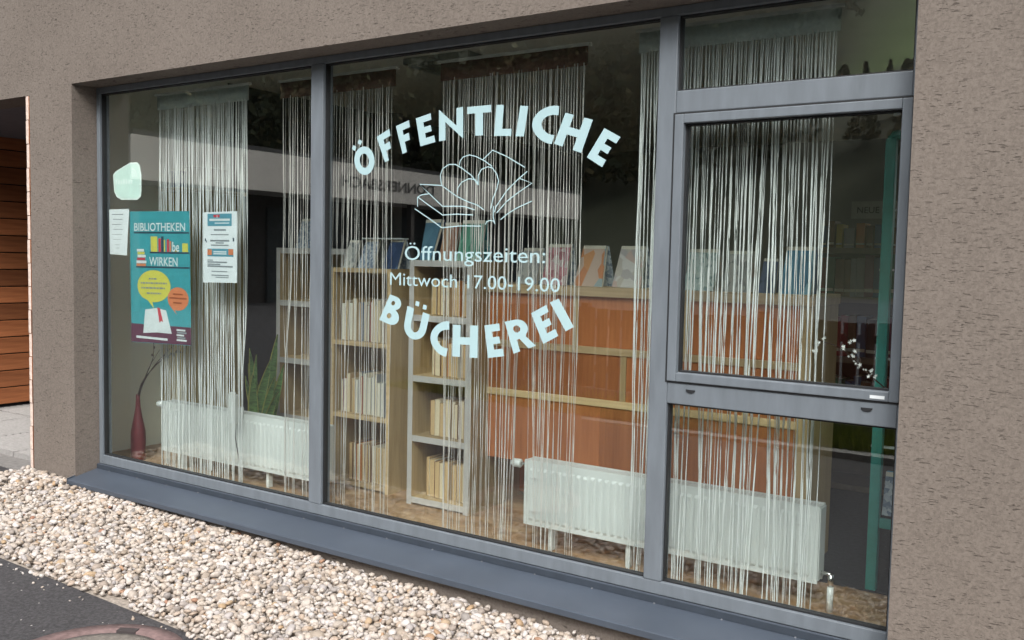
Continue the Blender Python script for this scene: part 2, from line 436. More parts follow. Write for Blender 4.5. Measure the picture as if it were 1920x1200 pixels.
# ------------------------------------------------------------------ library building
bld = empty('library_building', (1.9, 0.1, 0), 'library building with grey-brown scratched plaster around a wide shop window', 'building')
def wall_grid(xs, zs, holes, y0, y1):
    mb = MB(); nx, nz = len(xs)-1, len(zs)-1
    sol = lambda i, k: 0 <= i < nx and 0 <= k < nz and (i, k) not in holes
    for i in range(nx):
        for k in range(nz):
            if not sol(i, k): continue
            a, b, c, d = xs[i], xs[i+1], zs[k], zs[k+1]
            mb.add([(a, y0, c), (b, y0, c), (b, y0, d), (a, y0, d)], [(0, 1, 2, 3)])
            mb.add([(a, y1, c), (b, y1, c), (b, y1, d), (a, y1, d)], [(3, 2, 1, 0)])
            if not sol(i-1, k): mb.add([(a, y0, c), (a, y1, c), (a, y1, d), (a, y0, d)], [(3, 2, 1, 0)])
            if not sol(i+1, k): mb.add([(b, y0, c), (b, y1, c), (b, y1, d), (b, y0, d)], [(0, 1, 2, 3)])
            if not sol(i, k-1): mb.add([(a, y0, c), (b, y0, c), (b, y1, c), (a, y1, c)], [(3, 2, 1, 0)])
            if not sol(i, k+1): mb.add([(a, y0, d), (b, y0, d), (b, y1, d), (a, y1, d)], [(0, 1, 2, 3)])
    return mb
wall_grid([-9, -2.58, -.405, 0, 4.15, 6.4], [-.6, .036, 2.133, 2.163, 5.6], {(1, 0), (1, 1), (3, 1), (3, 2)}, 0, .20).build('facade_wall', PLASTER, bld)
bx('roof', plain('flat_roof_felt', (0.1, 0.1, 0.1), .9), bld, -9, 6.4, .2, 6.1, 5.3, 5.6)
# timber lined entrance recess
cladL = bx('cladding_backing', DARK, bld, -2.66, -2.585, .2, 2.8, -.1, 2.6)
z = 0.085
k = 0
while z < 2.45:
    x0 = -2.585
    MB().box(x0, x0+.021+.002*math.sin(k*3.1), .2, 2.75, z, z+.122).build('board', REDWOOD, cladL, .002, origin=(x0, .2, z)); z += .131; k += 1
cladR = bx('cladding_batten', DARK, bld, -.413, -.407, .012, 2.0, z_wall(-.4), 2.131)
z = 2.131-.128; k = 0
while z > -.05:
    MB().box(-.440, -.4135, -.001-.0015*math.sin(k*2.3), 2.0, max(z, .03), z+.1275, front=1).build('board', [REDWOOD, ENDGRAIN], cladR, .0012, origin=(-.427, 1, z)); z -= .131; k += 1
bx('entrance_soffit', plain('dark_soffit_board', (0.10, .095, .11), .8), bld, -2.58, -.445, .201, 2.8, 2.14, 2.2)
bx('entrance_back_wall', DARKWALL, bld, -2.66, -.2, 2.8, 2.9, -.1, 2.6)
ent = tag(bx('entrance_floor', plain('entrance_screed', (0.2, .19, .18), .9, .2, 30), None, -2.58, -.445, .0, 2.8, -.2, .030), kind='structure')
SLAB = plain('ribbed_concrete_slab', (0.27, 0.26, 0.25), 0.9, 0.12, 40, bump=.3)
for i, (x0, x1) in enumerate(((-2.55, -1.995), (-1.985, -1.455), (-1.445, -.925), (-.915, -.45))):
    for j in range(3):
        y0 = .16+j*.72
        mb = MB().box(x0, x1, y0, y0+.71, .028, .058)
        n = 26
        for q in range(n):           # moulded diagonal ribs
            t0 = -0.71 + (x1-x0+.71)*q/n
            pa = (cl(t0, 0, x1-x0), cl(-t0, 0, .71)); L = min(x1-x0-pa[0], .71-pa[1])
            if L < .04: continue
            a = (x0+pa[0], y0+pa[1]); b_ = (x0+pa[0]+L, y0+pa[1]+L); wd = .006
            mb.add([(a[0], a[1]+.004, .0575), (a[0]+wd, a[1]+.002, .0575), (b_[0]-.002, b_[1]-wd, .0575), (b_[0]-wd, b_[1]-.002, .0575), ((a[0]+wd/2), a[1]+.004, .0625), (b_[0]-wd/2, b_[1]-.004, .0625)], [(0, 1, 4), (1, 2, 5, 4), (2, 3, 5), (3, 0, 4, 5)])
        mb.build('paving_slab', SLAB, ent)

# ------------------------------------------------------------------ shop window
win = empty('shop_window', (2.07, .15, .105), 'wide grey-framed library shop window with curved blue lettering', 'window')
Y0, Y1 = .140, .200
fb = MB()
fb.box(0.0005, .028, Y0, Y1, .124, 2.1625); fb.box(4.119, 4.1495, Y0, Y1, .124, 2.1625)
fb.box(.028, 4.119, Y0+.0005, Y1, 2.131, 2.1625); fb.box(.028, 4.119, Y0+.0005, Y1, .124, .172)
fb.build('outer_frame', FRAME, win, .003)
bx('mullion', FRAME, win, 1.622, 1.6975, Y0-.002, Y1, .172, 2.131, bevel=.004)
bx('mullion', FRAME, win, 3.297, 3.3655, Y0-.002, Y1, .172, 2.131, bevel=.004)
bx('transom', FRAME, win, 3.3655, 4.119, Y0, Y1, 1.803, 1.877, bevel=.003)
bx('transom', FRAME, win, 3.3655, 4.119, Y0, Y1, .808, .8815, bevel=.003)
# tilting sash, a shade proud of the frame, with its dark rebate line
sash = empty('sash', (3.74, .14, .885)); sash.parent = win; sash.location = Vector((3.74, .14, .885))*S - wloc(win)
def ring(mb, x0, x1, z0, z1, wl, wr, wb, wt, y0, y1):
    mb.box(x0, x0+wl, y0, y1, z0, z1); mb.box(x1-wr, x1, y0, y1, z0, z1)
    mb.box(x0+wl, x1-wr, y0+.0003, y1, z0, z0+wb); mb.box(x0+wl, x1-wr, y0+.0003, y1, z1-wt, z1)
m_ = MB(); ring(m_, 3.3655, 4.124, .887, 1.797, .033, .030, .031, .031, Y0-.009, .158); m_.build('sash_frame', FRAME, sash, .003)
m_ = MB(); ring(m_, 3.3585, 4.131, .8815, 1.803, .008, .008, .0065, .0075, Y0-.0035, .15); m_.build('rebate', SEAL, sash)
bx('maker_label', PAPER, sash, 4.040, 4.083, Y0-.0098, Y0-.009, .894, .904)
bx('corner_sticker', PAPER, sash, 4.062, 4.082, .171, .1715, 1.752, 1.762)
for xc in (3.453, 4.031):        # drain caps in the lower transom
    pts = [(xc+.017*math.cos(R(a)), .862+.011*math.sin(R(a))) for a in range(180, 361, 15)]
    MB().prism(pts, Y0-.004, Y0+.001).build('drain_cap', SEAL, win)
PANES = [(.028, 1.622, .172, 2.131), (1.6975, 3.297, .172, 2.131), (3.3655, 4.119, 1.877, 2.131), (3.3985, 4.094, .918, 1.766), (3.3655, 4.119, .172, .808)]
panes = []
for i, (a, b, c, d) in enumerate(PANES):
    m_ = MB(); ring(m_, a, b, c, d, .005, .005, .006, .006, .1535, .1795); m_.build('seal', SEAL, win)
    panes.append(bx('pane', GLASS, win, a+.002, b-.002, .165, .171, c+.002, d-.002))
bx('sub_frame', SEAL, win, .0005, 4.1495, .142, .199, .037, .1235)
# folded metal sill with upstand, end lip and screws
prof = [(.139, .124), (.128, .124), (.126, .098), (-.040, .066), (-.0455, .0625), (-.0455, .040), (-.0415, .040), (-.0415, .060), (.132, .092), (.139, .092)]
mb = MB(); n = len(prof)
vs = [(-.006, y, z) for y, z in prof] + [(4.1495, y, z) for y, z in prof]
mb.add(vs, [tuple(range(n)), tuple(range(2*n-1, n-1, -1))] + [(i, i+n, (i+1) % n+n, (i+1) % n) for i in range(n)])
sill = mb.build('sill', SILLM, win, .0012)
MB().add([(-.007, .135, .098), (-.007, -.0465, .0405), (-.007, -.0465, .072), (-.007, .135, .108), (-.001, .135, .098), (-.001, -.0465, .0405), (-.001, -.0465, .072), (-.001, .135, .108)],
         [(0, 1, 2, 3), (7, 6, 5, 4), (1, 5, 6, 2), (2, 6, 7, 3), (0, 3, 7, 4), (0, 4, 5, 1)]).build('end_lip', SILLM, sill)
bx('upstand_shadow_strip', plain('shaded_sill_sheet', (0.035, .045, .06), .5), sill, .002, 4.148, .1235, .1275, .099, .1225)  # darker copy of the sill colour, painting the shadow gap at the upstand
for i in range(17):
    x = .12+.2485*i
    MB().lathe(x, .122, [(.0036, .0955), (.0035, .0990), (.0022, .1002), (.0005, .1005)], 10).build('screw', plain('zinc_screw', (.14, .15, .17), .6), sill)

# ---- vinyl lettering on the big pane
def arc(cx, cy, rx, ry, a0, a1, n=14): return [(cx+rx*math.cos(R(a0+(a1-a0)*i/n)), cy+ry*math.sin(R(a0+(a1-a0)*i/n))) for i in range(n+1)]
def glyph(ch):
    """list of closed outlines in a unit cell; two equal-length outlines joined = ring"""
    if ch == 'F': return [[(0, 0), (.42, 0), (.42, .36), (.86, .36), (.86, .60), (.42, .60), (.42, .77), (1, .77), (1, 1), (0, 1)]]
    if ch == 'E': return [[(0, 0), (1, 0), (.98, .23), (.44, .23), (.44, .40), (.88, .40), (.88, .61), (.44, .61), (.44, .78), (.98, .78), (1, 1), (0, 1)]]
    if ch == 'N': return [[(0, 0), (.27, 0), (.27, .60), (.98, -.02), (1, -.02), (1, 1), (.73, 1), (.73, .42), (.03, 1.02), (0, 1.02)]]
    if ch == 'T': return [[(.34, 0), (.66, 0), (.66, .76), (1, .76), (1, 1), (0, 1), (0, .76), (.34, .76)]]
    if ch == 'L': return [[(0, 0), (1, 0), (.95, .23), (.42, .23), (.36, 1), (0, 1)]]
    if ch == 'I': return [[(0, 0), (1, 0), (1, 1), (0, 1)]]
    if ch == 'H': return [[(0, 0), (.31, 0), (.31, .39), (.69, .39), (.69, 0), (1, 0), (1, 1), (.69, 1), (.69, .62), (.31, .62), (.31, 1), (0, 1)]]
    if ch == 'C': return [arc(.78, .5, .78, .52, 78, 282, 18) + [(.98, .24)] + arc(.84, .5, .46, .27, 270, 90, 14) + [(.98, .77)]]
    if ch == 'O': return ['ring', arc(.5, .5, .5, .5, 0, 360, 28)[:-1], arc(.5, .5, .23, .25, 0, 360, 28)[:-1]]
    if ch == 'U': return [[(0, 1)] + arc(.5, .44, .5, .44, 180, 360, 14) + [(1, 1), (.70, 1)] + arc(.5, .46, .2, .22, 360, 180, 10) + [(.30, 1)]]
    if ch == 'B':
        return ['holes', [(0, 0)] + arc(.55, .28, .45, .28, -90, 75, 8) + arc(.50, .77, .40, .23, -55, 90, 8) + [(0, 1)],
                [arc(.42, .28, .14, .10, 0, 360, 8)[:-1], arc(.40, .75, .12, .085, 0, 360, 8)[:-1]]]
    if ch == 'R':
        return ['holes', [(0, 0), (.30, 0), (.30, .38), (.42, .38), (.68, 0), (1.0, 0.0)] + [(.72, .40)] + arc(.50, .70, .42, .30, -50, 90, 8) + [(0, 1)],
                [arc(.43, .70, .16, .12, 0, 360, 8)[:-1]]]
def letter(ch, quad, parent, y=.1646, th=.0006):
    q = [Vector(p) for p in quad]
    def mp(p):
        u, v = p; r = q[0]*(1-u)*(1-v)+q[1]*u*(1-v)+q[2]*u*v+q[3]*(1-u)*v; return (r.x, r.y)
    g = glyph(ch); mb = MB()
    if g[0] == 'ring':
        o, i = [mp(p) for p in g[1]], [mp(p) for p in g[2]]; n = len(o)
        vs = [(x, y-th, z) for x, z in o+i] + [(x, y, z) for x, z in o+i]
        fs = []
        for a in range(n):
            b = (a+1) % n
            fs += [(a, b, b+n, a+n), (a+2*n, b+2*n, b, a), (a+n, b+n, b+3*n, a+3*n)]
        mb.add(vs, fs)
    elif g[0] == 'holes':
        from mathutils.geometry import tessellate_polygon
        loops = [[mp(p) for p in g[1]]] + [[mp(p) for p in h] for h in g[2]]
        flat = [p for l in loops for p in l]
        tri = tessellate_polygon([[Vector((x, z, 0)) for x, z in l] for l in loops])
        fs = []
        for t in tri:
            a, b, c = [Vector(flat[i]) for i in t]
            fs.append(tuple(t) if (b-a).cross(c-a) > 0 else tuple(reversed(t)))
        mb.add([(x, y-th, z) for x, z in flat], fs)
    else:
        mb.prism([mp(p) for p in g[0]], y-th, y)
    return mb.build('letter', VINYL, parent)
LET = [('F', [(2.037, 1.691), (2.089, 1.707), (2.058, 1.829), (1.988, 1.799)]), ('F', [(2.133, 1.722), (2.188, 1.737), (2.165, 1.858), (2.095, 1.838)]),
 ('E', [(2.228, 1.748), (2.306, 1.762), (2.279, 1.879), (2.202, 1.863)]), ('N', [(2.325, 1.764), (2.446, 1.773), (2.443, 1.893), (2.322, 1.885)]),
 ('T', [(2.466, 1.777), (2.582, 1.775), (2.579, 1.891), (2.464, 1.891)]), ('L', [(2.596, 1.771), (2.675, 1.766), (2.701, 1.882), (2.604, 1.889)]),
 ('I', [(2.696, 1.764), (2.734, 1.761), (2.751, 1.874), (2.715, 1.878)]), ('C', [(2.755, 1.760), (2.865, 1.725), (2.893, 1.862), (2.789, 1.873)]),
 ('H', [(2.869, 1.727), (2.986, 1.688), (3.031, 1.805), (2.915, 1.838)]), ('E', [(3.01, 1.671), (3.074, 1.633), (3.145, 1.737), (3.079, 1.772)]),
 ('O', [(1.880, 1.632), (1.990, 1.652), (1.962, 1.772), (1.848, 1.752)]), ('I', [(1.846, 1.757), (1.862, 1.746), (1.873, 1.761), (1.857, 1.772)]), ('I', [(1.879, 1.779), (1.896, 1.769), (1.907, 1.785), (1.890, 1.795)]),
 ('B', [(2.015, 1.023), (2.113, 0.995), (2.152, 1.114), (2.074, 1.135)]), ('U', [(2.143, 0.963), (2.259, 0.942), (2.29, 1.059), (2.171, 1.09)]),
 ('C', [(2.290, 0.912), (2.385, 0.892), (2.397, 1.036), (2.302, 1.028)]), ('H', [(2.41, 0.896), (2.536, 0.899), (2.536, 1.028), (2.411, 1.025)]),
 ('E', [(2.587, 0.903), (2.664, 0.916), (2.637, 1.043), (2.567, 1.031)]), ('R', [(2.708, 0.929), (2.809, 0.967), (2.764, 1.073), (2.663, 1.051)]),
 ('E', [(2.842, 0.976), (2.907, 1.011), (2.851, 1.125), (2.784, 1.09)]), ('I', [(2.939, 1.03), (2.973, 1.049), (2.905, 1.151), (2.867, 1.135)]),
 ('I', [(2.213, 1.094), (2.231, 1.090), (2.235, 1.109), (2.216, 1.113)]), ('I', [(2.252, 1.081), (2.271, 1.078), (2.275, 1.096), (2.256, 1.100)])]
for ch, q in LET: letter(ch, q, panes[1])
text_obj('Öffnungszeiten:', 2.152, 1.282, .062, .1642, VINYL, 'lettering', panes[1], width=.690)
text_obj('Mittwoch 17.00-19.00', 2.073, 1.175, .056, .1642, VINYL, 'lettering', panes[1], width=.836)
EMB = [[(2.342, 1.583), (2.334, 1.626), (2.345, 1.653), (2.376, 1.669), (2.41, 1.668), (2.445, 1.65), (2.491, 1.621), (2.524, 1.583)],
[(2.524, 1.583), (2.523, 1.62), (2.538, 1.644), (2.568, 1.653), (2.59, 1.648), (2.612, 1.623), (2.621, 1.597), (2.613, 1.565), (2.596, 1.529), (2.586, 1.488)],
[(2.429, 1.663), (2.433, 1.681), (2.448, 1.696), (2.478, 1.703), (2.511, 1.695), (2.549, 1.678), (2.589, 1.654)],
[(2.422, 1.551), (2.424, 1.575), (2.442, 1.596), (2.476, 1.609), (2.506, 1.606), (2.523, 1.591)], [(2.545, 1.682), (2.59, 1.716), (2.657, 1.689), (2.742, 1.644)],
[(2.753, 1.629), (2.715, 1.603), (2.66, 1.558), (2.611, 1.497)], [(2.719, 1.603), (2.775, 1.584), (2.71, 1.548), (2.661, 1.517), (2.615, 1.473)],
[(2.776, 1.516), (2.711, 1.492), (2.669, 1.471), (2.634, 1.447)], [(2.342, 1.586), (2.227, 1.594), (2.284, 1.55), (2.348, 1.502), (2.402, 1.502), (2.459, 1.5), (2.509, 1.486)],
[(2.342, 1.586), (2.417, 1.542), (2.47, 1.52), (2.523, 1.504), (2.553, 1.486)], [(2.277, 1.554), (2.236, 1.55), (2.217, 1.541), (2.218, 1.502)],
[(2.22, 1.541), (2.285, 1.503), (2.349, 1.467), (2.426, 1.47), (2.502, 1.466)], [(2.203, 1.494), (2.278, 1.454), (2.346, 1.416), (2.442, 1.423), (2.541, 1.422)],
[(2.562, 1.428), (2.569, 1.439), (2.583, 1.444), (2.6, 1.442), (2.609, 1.43)], [(2.6, 1.5), (2.599, 1.458), (2.607, 1.432)], [(2.613, 1.503), (2.605, 1.476)]]
mb = MB()
for ei, pl in enumerate(EMB):
    y = .1644-.00003*ei; wd = .0042
    P = [Vector(p) for p in pl]; n = len(P); Ls = []; Rs = []
    for i in range(n):
        d = (P[min(i+1, n-1)]-P[max(i-1, 0)]).normalized(); nn = Vector((-d.y, d.x))*wd/2
        Ls.append(P[i]+nn); Rs.append(P[i]-nn)
    mb.add([(p.x, y, p.y) for p in Ls] + [(p.x, y, p.y) for p in Rs], [(n+i, n+i+1, i+1, i) for i in range(n-1)])
mb.build('book_emblem', VINYL, panes[1])

# ---- notices on the inside of the left pane
YP = .1735
def flat(name, pts, y, mat, parent): # thin sheet printed piece seen from outside
    return MB().prism(pts, y, y+.0004).build(name, mat, parent)
def quadf(Q):
    q = [Vector(p) for p in Q]
    def f(u, v): r = q[0]*(1-u)*(1-v)+q[1]*u*(1-v)+q[2]*u*v+q[3]*(1-u)*v; return (r.x, r.y)
    return f
PT = solid('poster_turquoise', (0.045, 0.29, 0.33)); PP = solid('poster_plum', (0.10, 0.025, 0.055)); PY = solid('poster_yellow', (0.55, 0.52, 0.09)); PO = solid('poster_orange', (0.58, 0.20, 0.09))
PW = solid('poster_white', (0.60, 0.65, 0.66)); PR = solid('poster_red', (0.50, 0.04, 0.06)); PN = solid('poster_navy_line', (0.03, 0.06, 0.09)); PG = solid('poster_grey_print', (0.22, 0.25, 0.27)); PD = solid('poster_olive', (0.30, 0.26, 0.05))
po = empty('poster', (.495, YP, .81), 'large turquoise library poster with yellow speech bubble taped inside the glass', 'poster')
f = quadf([(0.251, 0.809), (0.749, 0.823), (0.736, 1.500), (0.241, 1.503)])
MB().prism([f(0, 0), f(1, 0), f(1, 1), f(0, 1)], YP, YP+.0006).build('sheet', PT, po)
y1 = YP-.0006
flat('plum_band', [f(0, .003), f(1, .003), f(1, .135), f(0, .145)], y1, PP, po)
for (u0, u1, v) in ((.07, .99, .845), (.34, .99, .695), (.10, .99, .585)):
    flat('shelf_line', [f(u0, v-.012), f(u1, v-.012), f(u1, v), f(u0, v)], y1, PN, po)
def ptext(t, u0, u1, v, h, m, par=po, ff=None, bold=.01):
    ff = ff or f; a = ff(u0, v); b = ff(u1, v); c = ff(u0, v+h)
    return text_obj(t, a[0], (a[1]+b[1])/2, c[1]-a[1], y1-.0004, m, 'lettering', par, width=b[0]-a[0], bold=bold)
ptext('BIBLIOTHEKEN', .08, .93, .853, .062, PW); ptext('be', .72, .83, .70, .075, PW); ptext('WIRKEN', .33, .80, .590, .068, PW)
for u0, u1, h, m in ((.36, .47, .115, PY), (.49, .53, .10, PR), (.535, .575, .115, PN), (.58, .60, .09, PY), (.63, .665, .095, PR), (.675, .70, .08, PO), (.76, .80, .02, PD), (.88, .97, .065, PY)):
    flat('printed_book', [f(u0, .696), f(u1, .696), f(u1, .696+h), f(u0, .696+h)], y1, m, po)
for i, (u0, u1, m) in enumerate(((.11, .27, PO), (.11, .28, PW), (.12, .26, PR), (.13, .27, PW), (.13, .25, PY), (.12, .24, PW))):
    flat('printed_book', [f(u0, .586+.022*i), f(u1, .586+.022*i), f(u1, .605+.022*i), f(u0, .605+.022*i)], y1, m, po)
flat('speech_bubble', [f(*p) for p in arc(.40, .435, .28, .122, -100, 225, 26)] + [f(.30, .325), f(.40, .265), f(.37, .315)], y1, PY, po)
flat('speech_bubble', [f(*p) for p in arc(.80, .345, .17, .088, -110, 225, 20) + [(.78, .225)]], y1-.0004, PO, po)
flat('printed_open_book', [f(.21, .075), f(.44, .085), f(.69, .08), f(.60, .255), f(.44, .27), f(.25, .255)][::1], y1-.0002, PW, po)
flat('bookmark', [f(.49, .16), f(.52, .175), f(.55, .165), f(.50, .27), f(.455, .275)], y1-.0008, PR, po)
for v, u0, u1 in ((.485, .32, .46), (.452, .18, .62), (.415, .19, .60), (.375, .28, .52)):
    mb = MB(); u = u0
    while u < u1:
        du = random.uniform(.02, .06); p = f(u, v); q = f(min(u+du, u1), v+.012); mb.box(p[0], q[0], y1-.0008, y1-.0005, p[1], q[1]); u += du+.012
    mb.build('print_line', PG, po)
for v, u0, u1 in ((.375, .72, .88), (.345, .66, .94), (.31, .72, .86)):
    a, b = f(u0, v), f(u1, v+.010); MB().box(a[0], b[0], y1-.0011, y1-.0009, a[1], b[1]).build('print_line', PO if False else plain('poster_brown_print', (.3, .08, .03)), po)
a, b = f(.09, .036), f(.62, .046); MB().box(a[0], b[0], y1-.0009, y1-.0006, a[1], b[1]-.002).build('print_line', PW, po)
for i in range(5):
    a, b = f(.77+.01*(i % 2), .03+.019*i), f(.93-.02*(i % 3), .040+.019*i); MB().box(a[0], b[0], y1-.0009, y1-.0006, a[1], b[1]).build('print_line', PG if i % 2 else PW, po)
# small white notice
n1 = empty('notice', (.14, YP, 1.27), 'narrow white sheet with sparse print lines, taped left of the turquoise poster', 'notice')
f1 = quadf([(0.064, 1.275), (0.215, 1.27), (0.239, 1.517), (0.060, 1.515)])
MB().prism([f1(0, 0), f1(1, 0), f1(1, 1), f1(0, 1)], YP-.001, YP-.0004).build('sheet', PAPER, n1)
for i, v in enumerate((.88, .77, .66, .55, .44, .33, .21, .14)):
    a, b = f1(.14+.06*(i % 2)+(.18 if i > 5 else 0), v), f1(.72-.04*(i % 3)-(.14 if i > 5 else 0), v+.013); MB().box(a[0], b[0], YP-.0016, YP-.0011, a[1], b[1]).build('print_line', PG, n1)
# right notice
n2 = empty('notice', (.967, YP, 1.146), 'white notice with blue banner heading, taped in front of the white strings', 'notice')
f2 = quadf([(0.841, 1.146), (1.093, 1.151), (1.093, 1.496), (0.841, 1.492)])
MB().prism([f2(0, 0), f2(1, 0), f2(1, 1), f2(0, 1)], YP, YP+.0006).build('sheet', PAPER, n2)
BB = solid('banner_blue', (0.09, 0.28, 0.36))
def p2(u0, u1, v0, v1, m, nm='print_line', dy=0): a, b = f2(u0, v0), f2(u1, v1); MB().box(a[0], b[0], YP-.0009-dy, YP-.0004-dy, a[1], b[1]).build(nm, m, n2)
p2(.14, .85, .805, .97, BB, 'banner'); p2(.20, .80, .875, .90, PW, dy=.0006); p2(.32, .50, .925, .96, PR, dy=.0006); p2(.42, .44, .915, .95, PW, dy=.0012); p2(.36, .78, .835, .845, PW, dy=.0006)
p2(.33, .68, .735, .755, PG); p2(.24, .76, .675, .682, PG); p2(.22, .78, .585, .602, PG); p2(.38, .62, .555, .568, PG); p2(.24, .76, .525, .535, PG)
p2(.06, .09, .59, .63, PN); p2(.88, .92, .58, .63, PN); p2(.10, .12, .57, .60, PN)
p2(.14, .90, .375, .475, BB, 'banner'); p2(.14, .27, .392, .472, PO, 'photo', .0006); p2(.76, .90, .392, .472, PO, 'photo', .0006); p2(.32, .70, .43, .442, PW, dy=.0006); p2(.32, .70, .402, .414, PW, dy=.0006)
for i, (u0, u1) in enumerate(((.14, .30), (.14, .72), (.14, .52), (.14, .88))): p2(u0, u1, .315-.03*i, .326-.03*i, PG)
p2(.26, .72, .155, .163, PG); p2(.26, .76, .10, .108, PG); p2(.38, .76, .07, .078, PG)
# green-white rounded sticker
st = empty('sticker', (.22, YP, 1.563), 'pale mint rounded pebble-shaped sticker high in the left corner of the glass', 'sticker')
sp_ = [(0.097, 1.699), (0.1, 1.656), (0.105, 1.611), (0.127, 1.582), (0.167, 1.566), (0.307, 1.563), (0.338, 1.58), (0.344, 1.613), (0.344, 1.693), (0.33, 1.745), (0.309, 1.759), (0.253, 1.76), (0.196, 1.743), (0.117, 1.717)]
MINT = solid('sticker_mint', (0.62, 0.78, 0.72)); MINW = solid('sticker_white', (0.78, 0.86, 0.83))
flat('backing', sp_, YP, MINW, st)
cx, cz = .225, 1.66
flat('face', [(cx+(x-cx)*.92, cz+(z-cz)*.92) for x, z in sp_], YP-.0006, MINT, st)
for r in (.018, .033, .048):
    mb = MB(); A = arc(.262, 1.682, r, r, 0, 90, 8); B_ = arc(.262, 1.682, r-.008, r-.008, 0, 90, 8); n = 9
    mb.add([(x, YP-.0011, z) for x, z in A+B_], [(n+i, i, i+1, n+i+1) for i in range(8)]); mb.build('wave_mark', MINW, st)
for i in range(7):
    MB().box(.122+.022*i, .135+.022*i, YP-.0012, YP-.0008, 1.648, 1.676-(.004*(i % 3))).build('print_stroke', MINW, st)

# ------------------------------------------------------------------ room
FL = .08
tag(bx('room_floor', FLOOR, None, -.404, 6.4, .201, 6.0, FL-.1, FL), kind='structure')
tag(bx('room_ceiling', CEIL, None, -.404, 6.4, .201, 6.0, 2.42, 2.5), kind='structure')
tag(bx('room_wall_left', INWALL, None, -.404, -.385, .201, 1.33, FL, 2.419), kind='structure')
tag(bx('room_wall_left_darkened', plain('darkened_wall_paint', (.055, .055, .06), .8), None, -.404, -.385, 1.331, 6.0, FL, 2.419), kind='structure')  # deep stretch of the left wall, its dimness put into the colour
mb = MB()
for a in ((.201, 1.0, FL, 2.419), (4.9, 6.0, FL, 2.419), (1.0, 4.9, FL, .75), (1.0, 4.9, 2.3, 2.419)): mb.box(6.3, 6.399, *a)
rw = tag(mb.build('room_wall_right', DARKWALL), kind='structure')
bx('side_pane', GLASS, rw, 6.345, 6.351, 1.001, 4.899, .7505, 2.2995)  # unseen side window, added to bring daylight into the room
mb = MB()
for a in ((-.385, 4.6, FL, 2.419), (6.2, 6.299, FL, 2.419), (4.6, 6.2, FL, .8), (4.6, 6.2, 2.2, 2.419)): mb.box(a[0], a[1], 5.9, 6.0, a[2], a[3])
bw = tag(mb.build('room_wall_back', DARKWALL), kind='structure')
bx('rear_pane', GLASS, bw, 4.6005, 6.1995, 5.945, 5.951, .8005, 2.1995)  # unseen window in the back wall, added for more daylight indoors
tag(bx('added_dark_floor', plain('dark_blue_grey_floor', (.035, .036, .042), .95, .3, 40), None, 2.72, 6.2, .76, 4.6, FL, FL+.004), kind='structure')  # dark floor area added so the mirrored street shows over it
# recessed louvre lamp in the ceiling
lp = empty('ceiling_lamp', (1.4, 1.45, 2.42), 'unlit louvred ceiling lamp above the brown-headed string curtains', 'lamp')
bx('housing', plain('lamp_grey', (0.22, .23, .22), .4), lp, 1.16, 1.62, 1.30, 1.62, 2.385, 2.419)
for i in range(7): bx('louvre', plain('lamp_metal', (0.45, .46, .45), .3, metallic=.6), lp, 1.18+.062*i, 1.205+.062*i, 1.315, 1.605, 2.372, 2.3845)

